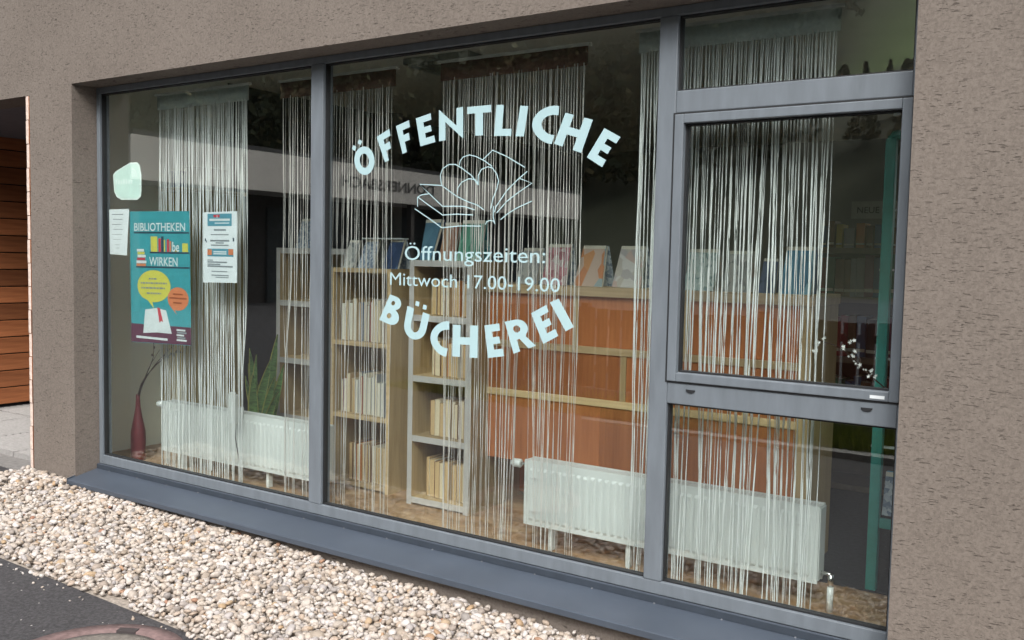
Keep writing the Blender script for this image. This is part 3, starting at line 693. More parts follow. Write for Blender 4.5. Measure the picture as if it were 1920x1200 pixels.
# ---- string curtains
def curtain(x0, x1, yc, n, ribbon, mat, hmat, label, seed, ztop=2.118, hh=.072, bottom=.10, sag=1.0, bunch=(), tws=1.0):
    r = np.random.default_rng(seed)
    c = empty('string_curtain', ((x0+x1)/2, yc, bottom), label, 'curtain', 'string curtains hung inside the window')
    mb = MB()
    k = 24; fr = []
    for i in range(k+1):
        x = x0-.008+(x1-x0+.016)*i/k; fr.append((x, yc-.004+.0022*math.sin(i*1.9+seed)))
    vs = [(x, y, z) for z in (ztop-hh, ztop) for x, y in fr] + [(x, y+.008, z) for z in (ztop-hh, ztop) for x, y in fr]
    K = k+1; fs = []
    for i in range(k): fs += [(i, i+1, K+i+1, K+i), (2*K+i+1, 2*K+i, 3*K+i, 3*K+i+1), (K+i, K+i+1, 3*K+i+1, 3*K+i), (2*K+i, 2*K+i+1, i+1, i)]
    fs += [(0, K, 3*K, 2*K), (k, 2*K+k, 3*K+k, K+k)]
    mb.add(vs, fs, 0, True); mb.build('header', hmat, c)
    bx('rail', plain('white_rail', (.6, .6, .58), .5), c, x0-.02, x1+.02, yc-.01, yc+.01, ztop+.001, ztop+.012)
    sb = MB(); NS = 64
    cc = np.sort(r.uniform(x0, x1, max(6, n//4)))
    for i in range(n):
        t = (i+.5)/n; x = x0+(x1-x0)*t+r.normal(0, .16)*(x1-x0)/n
        wd = ribbon*r.uniform(.6, 1.3); zb = bottom+abs(r.normal(0, .02))
        th = r.uniform(-.5, .5); ph = r.uniform(0, 6.28, 4); am = r.uniform(.4, 1, 4)
        wob = r.uniform(.25, 1.0)*.006*sag; yo = r.normal(0, .006); rate = r.uniform(2.5, 7)*r.choice([-1, 1])
        drift = r.normal(0, .006)*sag
        pull = (cc[np.argmin(abs(cc-x))]-x)*r.uniform(.2, .75)*min(1, sag)
        vs = []
        for q in range(NS+1):
            s_ = q/NS; z = ztop-hh+.01 + (zb-ztop+hh-.01)*s_
            tw = th + min(1, s_*5)*tws*(1.25*am[0]*math.sin(rate*1.5*s_*3.14+ph[0]) + .7*am[1]*math.sin(rate*3.3*s_*3.14+ph[1])+rate*.22*s_)
            px = x + s_**.8*(wob*(math.sin(5*s_*am[2]+ph[2])+.5*math.sin(13*s_*am[3]+ph[3])) + drift + pull*s_**.6)
            for (bxx, bz0, reach) in bunch:
                if abs(x-bxx) < reach: px += (bxx-px)*.92*math.exp(-((z-bz0)/.22)**2) if z > bz0 else (bxx-px)*.86
            py = yc+yo*s_+.004*math.sin(7*s_+ph[1])
            wq = wd*(1-.35*s_)/2; dx, dy = math.cos(tw)*wq, math.sin(tw)*wq
            ex, ey = -math.sin(tw)*wq*.38, math.cos(tw)*wq*.38; vs += [(px-dx, py-dy, z), (px+ex, py+ey, z), (px+dx, py+dy, z), (px-ex, py-ey, z)]
        sb.add(vs, [(4*q+e, 4*q+(e+1) % 4, 4*q+4+(e+1) % 4, 4*q+4+e) for q in range(NS) for e in range(4)], 0, True)
    o = sb.build('strings', mat, c); o['kind'] = 'stuff'
    return c
curtain(.315, 1.018, .30, 74, .0068, STRW, HDW, 'white string curtain with pale cloth header behind the posters', 3, sag=.35, tws=.7, bunch=((.985, .62, .03),))
curtain(1.265, 1.962, .30, 42, .0056, STRB, HDB, 'sparse string curtain under a brown header, crossed by the thin mullion', 5, ztop=2.108, bunch=((1.30, .75, .05),), sag=.5, tws=.8)
curtain(2.230, 2.918, .30, 54, .0056, STRB, HDB, 'string curtain with brown header hanging behind the blue lettering', 8, ztop=2.106, sag=.9)
curtain(3.150, 3.852, .30, 84, .0066, STRW, HDW, 'dense white string curtain behind the tilting sash', 13, ztop=2.128, sag=1.7, tws=1.4)

# ---- radiators
def radiator(x0, x1, y0, z0, z1, label, valve, feet, hidden_end=None):
    c = empty('radiator', ((x0+x1)/2, y0+.05, FL), label, 'radiator', 'white panel radiators below the window')
    mb = MB(); n = max(8, int((x1-x0)/.033)); d = .0052
    xs = []; 
    L = x1-x0; x = x0+.022; prof = [(x0, 0), (x, 0)]
    p = (L-.044)/n
    for i in range(n): a = x0+.022+p*i; prof += [(a+p*.12, 0), (a+p*.30, d), (a+p*.70, d), (a+p*.88, 0)]
    prof += [(x1-.022, 0), (x1, 0)]
    m = len(prof); zz = [(z0, 0), (z0+.018, 0), (z0+.03, 1), (z1-.042, 1), (z1-.030, 0), (z1, 0)]
    vs = [(px, y0-.0+(-py*fl_ if False else py*fl_*-1+0), z) for z, fl_ in zz for px, py in prof]
    fs = [(j*m+i, j*m+i+1, (j+1)*m+i+1, (j+1)*m+i) for j in range(len(zz)-1) for i in range(m-1)]
    mb.add(vs, fs, 0)
    mb.add([(x0, y0, z0), (x1, y0, z0), (x1, y0+.010, z0), (x0, y0+.010, z0), (x0, y0, z1), (x1, y0, z1), (x1, y0+.010, z1), (x0, y0+.010, z1)], [(3, 2, 1, 0), (4, 5, 6, 7), (1, 2, 6, 5), (2, 3, 7, 6), (3, 0, 4, 7)])
    mb.build('front_panel', RADW, c)
    bx('rear_panel', RADW, c, x0, x1, y0+.066, y0+.076, z0, z1)
    bx('end_cover', RADW, c, x0-.004, x0-.0005, y0+.004, y0+.074, z0+.01, z1-.006, bevel=.002)
    bx('end_cover', RADW, c, x1+.0005, x1+.004, y0+.004, y0+.074, z0+.01, z1-.006, bevel=.002)
    g = bx('top_grille', RADW, c, x0, x1, y0+.0105, y0+.0655, z1-.008, z1-.002)
    mb = MB(); k = int((x1-x0)/.014)
    for i in range(k): mb.box(x0+.008+i*.014, x0+.0135+i*.014, y0+.016, y0+.060, z1-.0021, z1-.0010)
    o = mb.build('grille_slots', RADG, g); o['kind'] = 'stuff'
    for xb in (x0+.055, x1-.055):
        for zb in (z1-.075, z0+.06): bx('mounting_lug', RADG, c, xb-.022, xb+.022, y0-.009, y0-.0065, zb, zb+.004)
    for xf in feet: bx('foot', RADW, c, xf-.009, xf+.009, y0+.02, y0+.05, FL, z0, bevel=.002)
    if valve:
        xv = x0-.004
        t_ = MB().tube([(xv, y0+.035, z1-.03), (xv-.035, y0+.035, z1-.03)], .007, 10).build('valve', CHROME, c)
        MB().tube([(xv-.035, y0+.035, z1-.03), (xv-.04, y0+.035, z1-.03), (xv-.075, y0+.035, z1-.03), (xv-.082, y0+.035, z1-.03)], [.013, .019, .018, .012], 16).build('thermostat_head', RADW, c)
    else:
        pass
    return c
r1 = radiator(.155, 1.42, .43, .168, .452, 'long white panel radiator in the left bay, beside the red bottle vase', True, (.30, 1.0))
r2 = radiator(2.60, 3.825, .43, .180, .455, 'long white panel radiator passing behind the thick mullion', True, (2.72, 3.08))
xv = 3.83
MB().tube([(xv, .465, .215), (xv+.03, .465, .213), (xv+.036, .465, .205)], .0065, 10).build('valve', CHROME, r2)
MB().tube([(xv+.034, .465, .215), (xv+.034, .465, .17)], .010, 10).build('union_nut', CHROME, r2)
MB().tube([(xv+.034, .465, .1695), (xv+.034, .465, FL)], .011, 12).build('pipe', RADW, r2)
# little white box clipped to the radiator, with its cord
hm = empty('heat_meter', (.835, .36, .40), 'small white box with a dangling cord in front of the left radiator', 'meter')
bx('case', RADW, hm, .808, .862, .352, .378, .405, .565, bevel=.006)
bx('cap', RADW, hm, .818, .850, .354, .374, .5655, .575, bevel=.003)
MB().tube([(.845, .365, .404), (.853, .365, .34), (.868, .37, .25), (.878, .375, .16), (.88, .38, FL)], .0028, 6).build('cord', plain('dark_cord', (.1, .09, .09)), hm)
bx('bracket', RADW, hm, .82, .85, .3785, .424, .47, .49)

# ---- furniture
def bookcase(name, label, x0, x1, y0, dep, zs, wt, side, front, group=None, zb=FL):
    c = empty(name, ((x0+x1)/2, y0+dep/2, zb), label, 'bookcase', group)
    bx('side_panel', [side, front], c, x0, x0+wt, y0, y0+dep, zb, zs[-1]+wt, front=1)
    bx('side_panel', [side, front], c, x1-wt, x1, y0, y0+dep, zb, zs[-1]+wt, front=1)
    for z in zs: bx('shelf', [side, front], c, x0+wt, x1-wt, y0+.001, y0+dep-.008, z, z+wt, front=1)
    bx('back_panel', side, c, x0+wt, x1-wt, y0+dep-.0075, y0+dep-.001, zb, zs[-1])
    return c
bookcase('bookcase', 'tall beech bookcase with pale shelf edges right of the thin mullion', 1.18, 1.592, .72, .30, [.092, .446, .828, 1.208], .022, BEECH, BEECHH)
bookcase('bookcase', 'narrow grey-edged bookcase standing below the lettering, left of the orange panels', 1.764, 2.140, .66, .30, [.090, .395, .690, .985, 1.250], .030, BEECH, EDGE)
bookcase('bookcase', 'grey-edged bookcase behind the left radiator beside the snake plant', .565, 1.13, .90, .30, [.02+FL, .340, .668, .998, 1.298], .032, BEECH, EDGE)

ob = empty('display_shelf', (2.87, .95, FL), 'long low shelf unit with orange cherry back panels and beech rails', 'shelf')
OX0, OX1, OY = 2.066, 3.672, .80
bx('post', BEECH, ob, OX0, OX0+.045, OY, OY+.36, FL, 1.135); bx('post', BEECH, ob, OX1-.052, OX1, OY, OY+.36, FL, 1.135)
bx('top_board', BEECHH, ob, OX0-.005, OX1+.005, OY-.012, OY+.37, 1.1355, 1.178, bevel=.003)
rails = [.648, .880]
for zr in rails: bx('rail', BEECHH, ob, OX0+.0455, OX1-.0525, OY+.001, OY+.02, zr, zr+.032, bevel=.002)
def stile(x, z0, z1): bx('stile', BEECH, ob, x, x+.028, OY+.004, OY+.021, z0, z1)
xs1 = [2.60, 3.13]; xs2 = [2.845, 3.40]
for x in xs1: stile(x, .9125, 1.135)
for x in xs2: stile(x, .6805, .8795)
def panels(xs, z0, z1):
    e = [OX0+.0455] + [v for x in xs for v in (x, x+.028)] + [OX1-.0525]
    for i in range(0, len(e), 2): bx('back_panel', CHERRY, ob, e[i]+.0005, e[i+1]-.0005, OY+.008, OY+.016, z0, z1)
panels(xs1, .9125, 1.135); panels(xs2, .6805, .8795); panels([2.75, 3.26], .345, .6475)
for x in (2.75, 3.26): bx('stile', CHERRY, ob, x+.0005, x+.0275, OY+.0085, OY+.016, .345, .6475)
bx('lower_shelf', BEECHH, ob, OX0+.046, OX1-.053, OY+.03, OY+.35, .34, .362)
bx('far_panel', CHERRY, ob, OX0+.046, OX1-.053, OY+.345, OY+.353, .1, 1.134)

cb = empty('cabinet', (-.2, 1.1, FL), 'tall pale beech cabinet in the left corner behind the vase', 'cabinet')
BY = wood('yellow_beech_veneer', (0.46, 0.35, 0.13), (0.58, 0.46, 0.20), 'z')
bx('carcass', BY, cb, -.383, -.19, .83, 1.3, FL, 1.665)
bx('top_board', BEECHH, cb, -.384, -.17, .81, 1.31, 1.6655, 1.69, bevel=.003)
for x0, x1 in ((-.378, -.288), (-.284, -.194)):
    d_ = bx('door', BY, cb, x0, x1, .815, .8295, FL+.06, 1.655, bevel=.002)
    MB().tube([(x1-.03 if x0 < -.3 else x0+.03, .808, .95), (x1-.03 if x0 < -.3 else x0+.03, .808, 1.05)], .005, 8).build('handle', CHROME, d_)
for i, (x0, x1, h, c, l) in enumerate(((-.37, -.31, .10, (0.13, .17, .33), 'dark blue file box lying on the tall beech cabinet, leftmost'), (-.30, -.235, .075, (0.25, .33, .48), 'pale blue file box lying on the tall beech cabinet'), (-.225, -.18, .12, (.5, .47, .4), 'beige file box standing at the right end of the tall beech cabinet'))):
    e = empty('file_box', ((x0+x1)/2, 1.0, 1.69), l, 'box'); mm = solid('file_box_%d' % i, c)
    bx('box_body', mm, e, x0, x1, .88, 1.15, 1.6905, 1.69+h, bevel=.003); bx('box_lid', mm, e, x0-.003, x1+.003, .877, 1.153, 1.69+h, 1.70+h, bevel=.002)

# ---- books
BCOL = {'cream': (0.62, .55, .42), 'grey': (.32, .33, .34), 'brown': (.20, .10, .05), 'red': (.35, .05, .05), 'blue': (.08, .16, .30), 'green': (.08, .22, .14), 'white': (.75, .74, .70), 'orange': (.55, .22, .06), 'black': (.03, .03, .035), 'tan': (.45, .32, .18), 'plum': (.2, .06, .12), 'yellow': (.6, .45, .08)}
ORD = ['first', 'second', 'third', 'fourth', 'fifth', 'sixth', 'seventh', 'eighth', 'ninth', 'tenth', 'eleventh', 'twelfth', 'thirteenth', 'fourteenth', 'fifteenth', 'sixteenth', 'seventeenth', 'eighteenth', 'nineteenth', 'twentieth'] + ['twenty-'+o for o in ('first', 'second', 'third', 'fourth', 'fifth', 'sixth', 'seventh', 'eighth', 'ninth')] + ['thirtieth'] + ['thirty-'+o for o in ('first', 'second', 'third', 'fourth', 'fifth')]
def book(x, y, z, th, h, d, col, pg, label, group, spine_front=False, lean=0.0):
    c = solid('book_cover_'+col, BCOL[col], .5)
    mb = MB(); ct = .0018
    xf = None
    def xf(p): a = p[2]-z; return (p[0]+a*math.sin(lean), p[1], z+a*math.cos(lean))
    mb.box(x, x+ct, y, y+d, z, z+h, 0, xf=xf); mb.box(x+th-ct, x+th, y, y+d, z, z+h, 0, xf=xf)
    if spine_front:
        mb.box(x+ct, x+th-ct, y-.0005, y+ct, z, z+h, 0, xf=xf); mb.box(x+ct, x+th-ct, y+ct, y+d-.004, z+.002, z+h-.003, 1, xf=xf)
        if h > .1: mb.box(x+ct*.5, x+th-ct*.5, y-.0011, y-.0006, z+h*.12, z+h*.2, 1, xf=xf)
    else:
        mb.box(x+ct, x+th-ct, y+d-ct, y+d+.0005, z, z+h, 0, xf=xf); mb.box(x+ct, x+th-ct, y+.0035, y+d-ct, z+.002, z+h-.003, 1, xf=xf)
    o = mb.build('book', [c, pg], None, origin=(x+th/2, y+d/2, z))
    return tag(o, label, 'book', group)
def fill(case, shelf_word, x0, x1, y, z, hmin, hmax, cols, pgs, tmin, tmax, seed, group, spine=False, dep=.13, from_right=False, ymul=.02):
    r = random.Random(seed); items = []; x = x0
    while True:
        t = r.uniform(tmin, tmax)
        if x+t > x1: break
        items.append((x, t)); x += t+r.choice([.0012, .0015, .002, .004, .008])
    for i, (x, t) in enumerate(items):
        col = r.choice(cols); h = r.uniform(hmin, hmax)
        ln = r.choice([0, 0, 0, 0, 0, 0.03]) if i == len(items)-1 and x+t+.012 < x1 else 0
        book(x, y+r.uniform(0, ymul), z+.0005, t, h, dep*r.uniform(.9, 1.1), col, r.choice(pgs),
             '%s book, %s from left, %s of the %s' % (col, ORD[i], shelf_word, case), group, spine, ln)
LIGHT = ['cream', 'white', 'tan', 'cream', 'brown', 'grey', 'blue', 'red']; PG3 = [PAGES, PAGEW, PAGES, PAGEW, PAGEO]
C1 = 'beech bookcase right of the thin mullion'; G1 = 'books in the tall beech bookcase'
for k, (z, a, b, hm0, hm1) in enumerate(((.850, 1.23, 1.568, .19, .225), (.468, 1.22, 1.568, .17, .225), (.114, 1.29, 1.568, .19, .205))):
    fill(C1, ['top shelf', 'middle shelf', 'bottom shelf'][k], a, b, .745, z, hm0, hm1, LIGHT if k < 2 else ['tan', 'orange', 'brown', 'cream'], PG3 if k < 2 else [PAGEO, PAGES], .012, .028, 20+k, G1)
C2 = 'bookcase below the lettering'; G2 = 'books in the grey-edged bookcase below the lettering'
for k, (z, a, b, h) in enumerate(((1.0155, 1.865, 2.105, .17), (.7205, 1.865, 2.105, .17), (.4255, 1.865, 2.105, .175), (.1205, 1.842, 2.105, .185))):
    fill(C2, ['top shelf', 'second shelf', 'third shelf', 'bottom shelf'][k], a, b, .70, z, h-.012, h+.012, ['tan', 'cream', 'tan', 'orange', 'brown'], [PAGEO, PAGES, PAGEO], .020, .036, 40+k, G2)
C3 = 'bookcase beside the snake plant'; G3 = 'books in the grey-edged bookcase beside the snake plant'
for k, (z, a, b, h) in enumerate(((1.0305, .79, 1.09, .185), (.7005, .79, 1.09, .195), (.3725, .79, 1.09, .19))):
    fill(C3, ['top shelf', 'second shelf', 'third shelf'][k], a, b, .945, z, h-.02, h+.015, ['cream', 'white', 'tan', 'brown'], [PAGEW, PAGES, PAGEW], .016, .036, 60+k, G3)

# face-out display books: two boards opened like a tent, pages between
def tent(xc, y, z, wt, wb, h, front, back, label, yawd=0.0, dep=.05, cat='book', group='books set up on top of the shelves', pages=PAGEW):
    c = empty('display_book', (xc, y, z), label, cat, group)
    ca, sa = math.cos(R(yawd)), math.sin(R(yawd))
    def T(px, py, pz): return (xc+ca*px-sa*py, y+sa*px+ca*py, z+pz)
    def slab(y0b, y0t, t, hh, wb_, wt_):
        vs = [T(-wb_/2, y0b, 0), T(wb_/2, y0b, 0), T(wt_/2, y0t, hh), T(-wt_/2, y0t, hh), T(-wb_/2, y0b+t, 0), T(wb_/2, y0b+t, 0), T(wt_/2, y0t+t, hh), T(-wt_/2, y0t+t, hh)]
        return MB().add(vs, [(0, 1, 2, 3), (7, 6, 5, 4), (0, 4, 5, 1), (1, 5, 6, 2), (2, 6, 7, 3), (3, 7, 4, 0)])
    slab(-dep, 0, .004, h, wb, wt).build('front_cover', front, c)
    slab(-dep+.0045, .0045, .012, h*.985, wb*.97, wt*.97).build('pages', pages, c)
    slab(dep, .017, .004, h, wb, wt).build('back_cover', back, c)
    # jacket strip along the head
    vs = [T(-wt/2*.99, -dep*.08-.0008, h*.90), T(wt/2*.99, -dep*.08-.0008, h*.90), T(wt/2*.99, -.0008, h), T(-wt/2*.99, -.0008, h)]
    vs += [(p[0], p[1]+.0006, p[2]) for p in vs]
    MB().add(vs, [(0, 1, 2, 3), (7, 6, 5, 4)]).build('head_strip', pages, c)
    return c
PK = m_pattern('cover_pink', [(.55, .22, .26), (.60, .34, .38), (.42, .14, .18), (.62, .5, .5)], 26)
ORG = m_pattern('cover_orange', [(.62, .24, .10), (.60, .44, .36), (.66, .30, .12), (.34, .42, .44)], 16, (1, 1, .6))
BEI = m_pattern('cover_beige', [(.52, .48, .43), (.62, .60, .58), (.45, .42, .42), (.56, .42, .38)], 22)
MNT = m_pattern('cover_mint', [(.50, .64, .62), (.58, .70, .68), (.30, .42, .42), (.62, .72, .70)], 45)
GRY = m_pattern('cover_grey', [(.36, .37, .36), (.50, .50, .47), (.28, .29, .29)], 24)
BLU = m_pattern('cover_blue', [(.05, .24, .40), (.08, .32, .50), (.22, .46, .58)], 20, (1, 1, .4))
TEL = m_pattern('cover_teal', [(.05, .28, .32), (.08, .36, .40), (.25, .46, .48)], 24)
LBL = m_pattern('cover_pale_blue_print', [(.30, .36, .46), (.48, .54, .62), (.20, .26, .36), (.56, .62, .68)], 60)
NAV = m_pattern('cover_navy', [(.03, .06, .14), (.05, .09, .2), (.12, .18, .3)], 14)
GRN = m_pattern('cover_green', [(.05, .22, .15), (.10, .32, .22), (.30, .46, .38)], 22, (1, 1, .5))
SBL = m_pattern('cover_steel_blue', [(.10, .22, .32), (.12, .26, .36)], 10)
BRN = m_pattern('cover_brick', [(.30, .14, .08), (.40, .24, .14), (.26, .10, .07)], 16)
ZT = 1.1785; YT = .93
for xc, wt, wb, h, fm, bm_, yw, lb in ((2.30, .11, .13, .17, GRY, LBL, -8, 'grey-green book on the orange-backed shelf behind the word Mittwoch'), (2.45, .125, .14, .19, PK, LBL, -6, 'pink patterned book on the orange-backed shelf'),
        (2.635, .13, .165, .185, ORG, LBL, -10, 'orange book with a map-like cover standing alone on the orange-backed shelf'), (2.83, .13, .155, .185, BEI, LBL, -10, 'beige book beside the orange one on the orange-backed shelf'),
        (3.025, .09, .10, .19, TEL, BEI, 0, 'teal book just right of the thick mullion on the orange-backed shelf'), (3.165, .13, .14, .175, MNT, BEI, -4, 'mint speckled book behind the dense white strings'),
        (3.325, .11, .12, .17, GRY, BEI, -4, 'two-tone grey book behind the dense white strings'), (3.455, .06, .07, .14, NAV, NAV, 0, 'small navy book between the grey and blue ones'), (3.575, .115, .125, .19, BLU, NAV, -4, 'bright blue book at the right end of the orange-backed shelf')):
    tent(xc, YT, ZT, wt, wb, h, fm, bm_, lb, yw)
for xc, wt, wb, h, fm, bm_, yw, lb in ((1.80, .14, .10, .20, SBL, NAV, -18, 'steel blue book leaning on top of the bookcase below the lettering'), (1.915, .085, .09, .185, BRN, BRN, 0, 'brick-brown book on top of the bookcase below the lettering'), (2.045, .125, .13, .195, GRN, TEL, 4, 'green book on top of the bookcase below the lettering')):
    tent(xc, .80, 1.2805, wt, wb, h, fm, bm_, lb, yw)
for xc, wt, wb, h, fm, bm_, yw, lb in ((1.235, .07, .075, .145, GRY, GRY, 0, 'small grey book at the left end of the beech bookcase top'), (1.36, .10, .125, .15, LBL, GRY, -8, 'pale blue printed book on top of the beech bookcase'), (1.53, .11, .125, .15, NAV, LBL, -12, 'navy book at the right end of the beech bookcase top')):
    tent(xc, .84, 1.2305, wt, wb, h, fm, bm_, lb, yw)
fb_ = bx('booklet', PAPER, None, 1.31, 1.58, .815, .87, 1.3815, 1.389); tag(fb_, 'thin white booklet lying across the books on the beech bookcase', 'booklet')
tent(.70, 1.03, 1.3305, .12, .13, .17, LBL, GRY, 'pale printed book on top of the bookcase beside the snake plant', 0)
tent(3.995, .84, .365, .08, .085, .16, LBL, BLU, 'pale picture book low in the teal stand', 0, dep=.03)

# ---- vase and twigs
vz = empty('vase', (-.084, .44, FL), 'slim dark red bottle vase standing at the left end of the window', 'vase')
prof = [(.002, FL), (.037, FL), (.041, FL+.01), (.042, FL+.13), (.040, FL+.17), (.032, FL+.215), (.022, FL+.262), (.0145, FL+.31), (.0115, FL+.36), (.0115, FL+.383), (.0095, FL+.383), (.009, FL+.33)]
MB().lathe(-.084, .44, prof, 32).build('bottle', plain('dark_red_glaze', (.16, .025, .03), .3, .25, 9), vz)
tw = empty('twigs', (-.084, .44, FL+.33), 'dark bare curved twigs standing in the red bottle vase', 'twigs')
TWG = plain('twig_bark', (.035, .02, .015), .8, .3, 80)
def crv(pts, rad0, rad1, name, parent, mat, y=.44, k=6):
    P = [Vector((p[0], p[2] if len(p) > 2 else y, p[1])) for p in pts]; n = len(P)
    # catmull-rom
    out = []
    for i in range(n-1):
        a, b, c, d = P[max(i-1, 0)], P[i], P[i+1], P[min(i+2, n-1)]
        for s_ in range(5):
            t = s_/5; out.append(.5*((2*b)+(c-a)*t+(2*a-5*b+4*c-d)*t*t+(3*b-a-3*c+d)*t**3))
    out.append(P[-1]); m = len(out)
    return MB().tube(out, [rad0+(rad1-rad0)*i/(m-1) for i in range(m)], k).build(name, mat, parent)
crv([(-.084, .41), (-.075, .47), (-.036, .535), (.005, .60), (.045, .66), (.065, .72), (.062, .80)], .004, .002, 'twig', tw, TWG)
crv([(-.082, .41), (-.07, .48), (-.02, .56), (.05, .63), (.123, .689), (.20, .745), (.29, .80)], .004, .0018, 'twig', tw, TWG, .445)
crv([(-.086, .41), (-.07, .475), (-.03, .545), (.06, .625), (.16, .69), (.27, .735), (.35, .745), (.37, .80)], .004, .0015, 'twig', tw, TWG, .435)
crv([(.045, .66), (.085, .70), (.12, .74)], .002, .001, 'twig', tw, TWG)
for p in ((.13, .68), (.16, .705), (.20, .70), (.22, .72), (.25, .715), (.27, .735), (.30, .735), (.19, .735), (.05, .70), (.07, .745)):
    MB().lathe(p[0], .44, [(.0005, p[1]-.006), (.005, p[1]), (.004, p[1]+.008), (.0005, p[1]+.012)], 6).build('bud', TWG, tw)

# ---- snake plant behind the left radiator
pl = empty('snake_plant', (.62, .72, FL), 'green snake plant with upright leaves behind the left radiator', 'plant')
MB().lathe(.62, .72, [(.002, FL), (.075, FL), (.095, FL+.17), (.10, FL+.175), (.10, FL+.19), (.088, FL+.19), (.085, FL+.165), (.002, FL+.165)], 24).build('pot', plain('grey_pot', (.25, .24, .22), .6), pl)
LEAF = plain('snake_leaf_green', (.09, .17, .05), .4, .55, 22, stretch=(1, 1, 4)); LEAFE = plain('snake_leaf_margin', (.30, .30, .08), .45, .15)
for i, (bx_, tx, tz, wd) in enumerate(((.59, .57, .62, .055), (.63, .68, .84, .058), (.61, .735, .72, .058), (.65, .79, .62, .052), (.57, .52, .60, .05), (.61, .63, .73, .058), (.66, .71, .58, .05), (.67, .77, .68, .046), (.63, .66, .62, .058), (.66, .82, .54, .046), (.58, .47, .66, .05), (.62, .60, .55, .055), (.64, .745, .55, .05), (.60, .56, .76, .05))):
    mb = MB(); n = 10; z0 = FL+.165; y0 = .72+.04*math.sin(i*2.1); vs = []
    for q in range(n+1):
        t = q/n; px = bx_+(tx-bx_)*t**1.3; pz = z0+(tz-z0)*t; hw = wd/2*(min(1, .55+t*1.2) if t < .45 else max(0.02, 1-((t-.45)/.55)**2.2))
        py = y0+.05*t*math.sin(i*1.3); a = .5*math.sin(i)+.6*t
        for e, dpt in ((-1, 0), (-.8, .003), (.0, .009), (.8, .003), (1, 0)): vs.append((px+e*hw*math.cos(a), py+e*hw*math.sin(a)+dpt, pz))
    for q in range(n):
        for e in range(4): mb.add([], []); mb.f.append((q*5+e, q*5+e+1, q*5+e+6, q*5+e+5)); mb.m.append(1 if e in (0, 3) else 0); mb.sm.append(True)
    mb.v = vs
    mb.build('leaf', [LEAF, LEAFE], pl)

# ---- teal steel stand on the right, and a blossom branch
ts = empty('book_stand', (3.95, .79, FL), 'teal steel book stand at the right edge of the window', 'stand')
MB().box(3.912, 3.950, .772, .808, FL, 1.762).build('post', TEAL, ts, .004)
MB().tube([(3.931, .79, 1.75), (3.933, .79, 1.765), (3.939, .79, 1.772), (3.95, .79, 1.775), (4.6, .79, 1.775)], .0185, 12).build('top_bar', TEAL, ts)
bx('cross_bar', TEAL, ts, 3.9505, 4.6, .778, .802, .322, .358, bevel=.003)
bx('post', TEAL, ts, 4.6, 4.64, .772, .808, FL, 1.762, bevel=.004)
for z in (.62, .95, 1.28, 1.50): bx('shelf_pin', PAPER, ts, 3.905, 4.12, .80, .812, z, z+.008)
fw_ = empty('blossom_branch', (4.03, .5, .86), 'white blossom branch leaning in behind the sash corner', 'branch')
crv([(4.03, .865), (3.985, .90), (3.94, .935), (3.895, .978), (3.84, 1.015), (3.79, 1.028), (3.765, 1.045)], .003, .001, 'twig', fw_, TWG, .5)
crv([(3.93, .945), (3.915, .99), (3.89, 1.03), (3.855, 1.07)], .0015, .0007, 'twig', fw_, TWG, .5)
crv([(3.96, .92), (3.945, .91), (3.935, .885)], .0012, .0007, 'twig', fw_, TWG, .5)
BLO = plain('white_blossom', (.85, .85, .83), .7, .03)
rb = random.Random(5)
for (px, pz, nn) in ((4.02, .872, 5), (4.03, .862, 3), (3.965, .925, 5), (3.97, .935, 2), (3.935, .945, 2), (3.925, .955, 2), (3.888, .985, 3), (3.905, 1.005, 2), (3.865, 1.01, 3), (3.89, 1.03, 3), (3.775, 1.02, 5), (3.77, .995, 4), (3.785, 1.04, 2), (3.91, .965, 2)):
    mb = MB()
    for q in range(nn):
        c_ = (px+rb.uniform(-.011, .011), .5+rb.uniform(-.01, .01), pz+rb.uniform(-.009, .009)); r_ = rb.uniform(.004, .0075)
        k = 6; ax = Vector((rb.uniform(-1, 1), -1.2, rb.uniform(-.4, 1))).normalized(); a = ax.cross(Vector((0, .1, 1))).normalized(); b = ax.cross(a)
        C0 = Vector(c_); vs = [C0-ax*.002]
        for j in range(10):
            rr = r_*(1.25 if j % 2 == 0 else .55); t = 6.283*j/10; vs.append(C0+(a*math.cos(t)+b*math.sin(t))*rr+ax*(.003 if j % 2 == 0 else 0))
        mb.add(vs, [(0, 1+j, 1+(j+1) % 10) for j in range(10)])
    mb.build('blossom', BLO, fw_)

# ---- dim shelf at the back right with its sign
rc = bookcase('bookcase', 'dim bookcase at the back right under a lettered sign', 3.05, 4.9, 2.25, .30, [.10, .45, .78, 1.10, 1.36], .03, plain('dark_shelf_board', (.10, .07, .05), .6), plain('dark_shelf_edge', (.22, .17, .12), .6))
for k, z in enumerate((.481, .811, 1.131)):
    fill('dim bookcase at the back right', ['third shelf', 'second shelf', 'top shelf'][k], 3.10, 4.30, 2.29, z, .19, .23, ['red', 'plum', 'brown', 'black', 'red', 'blue', 'green', 'grey'], [PAGEW], .025, .05, 80+k, 'books in the dim bookcase at the back right', True)
r_ = random.Random(9); x = 3.25; i = 0
while x < 3.95:
    t = r_.uniform(.03, .055)
    book(x, 2.33, 1.391, t, r_.uniform(.10, .15), .12, ['blue', 'brown', 'yellow', 'grey', 'orange', 'brown'][i % 6], PAGEW, '%s book, %s from left, on top of the dim back bookcase' % (['blue', 'brown', 'yellow', 'grey', 'orange', 'brown'][i % 6], ORD[i]), 'books on top of the dim back bookcase', True); x += t+.01; i += 1
sg = empty('shelf_sign', (3.62, 2.3, 1.56), 'pale lettered sign board above the dim back bookcase', 'sign')
bx('board', plain('sign_board', (.42, .42, .38), .7), sg, 3.425, 3.90, 2.30, 2.308, 1.545, 1.635)
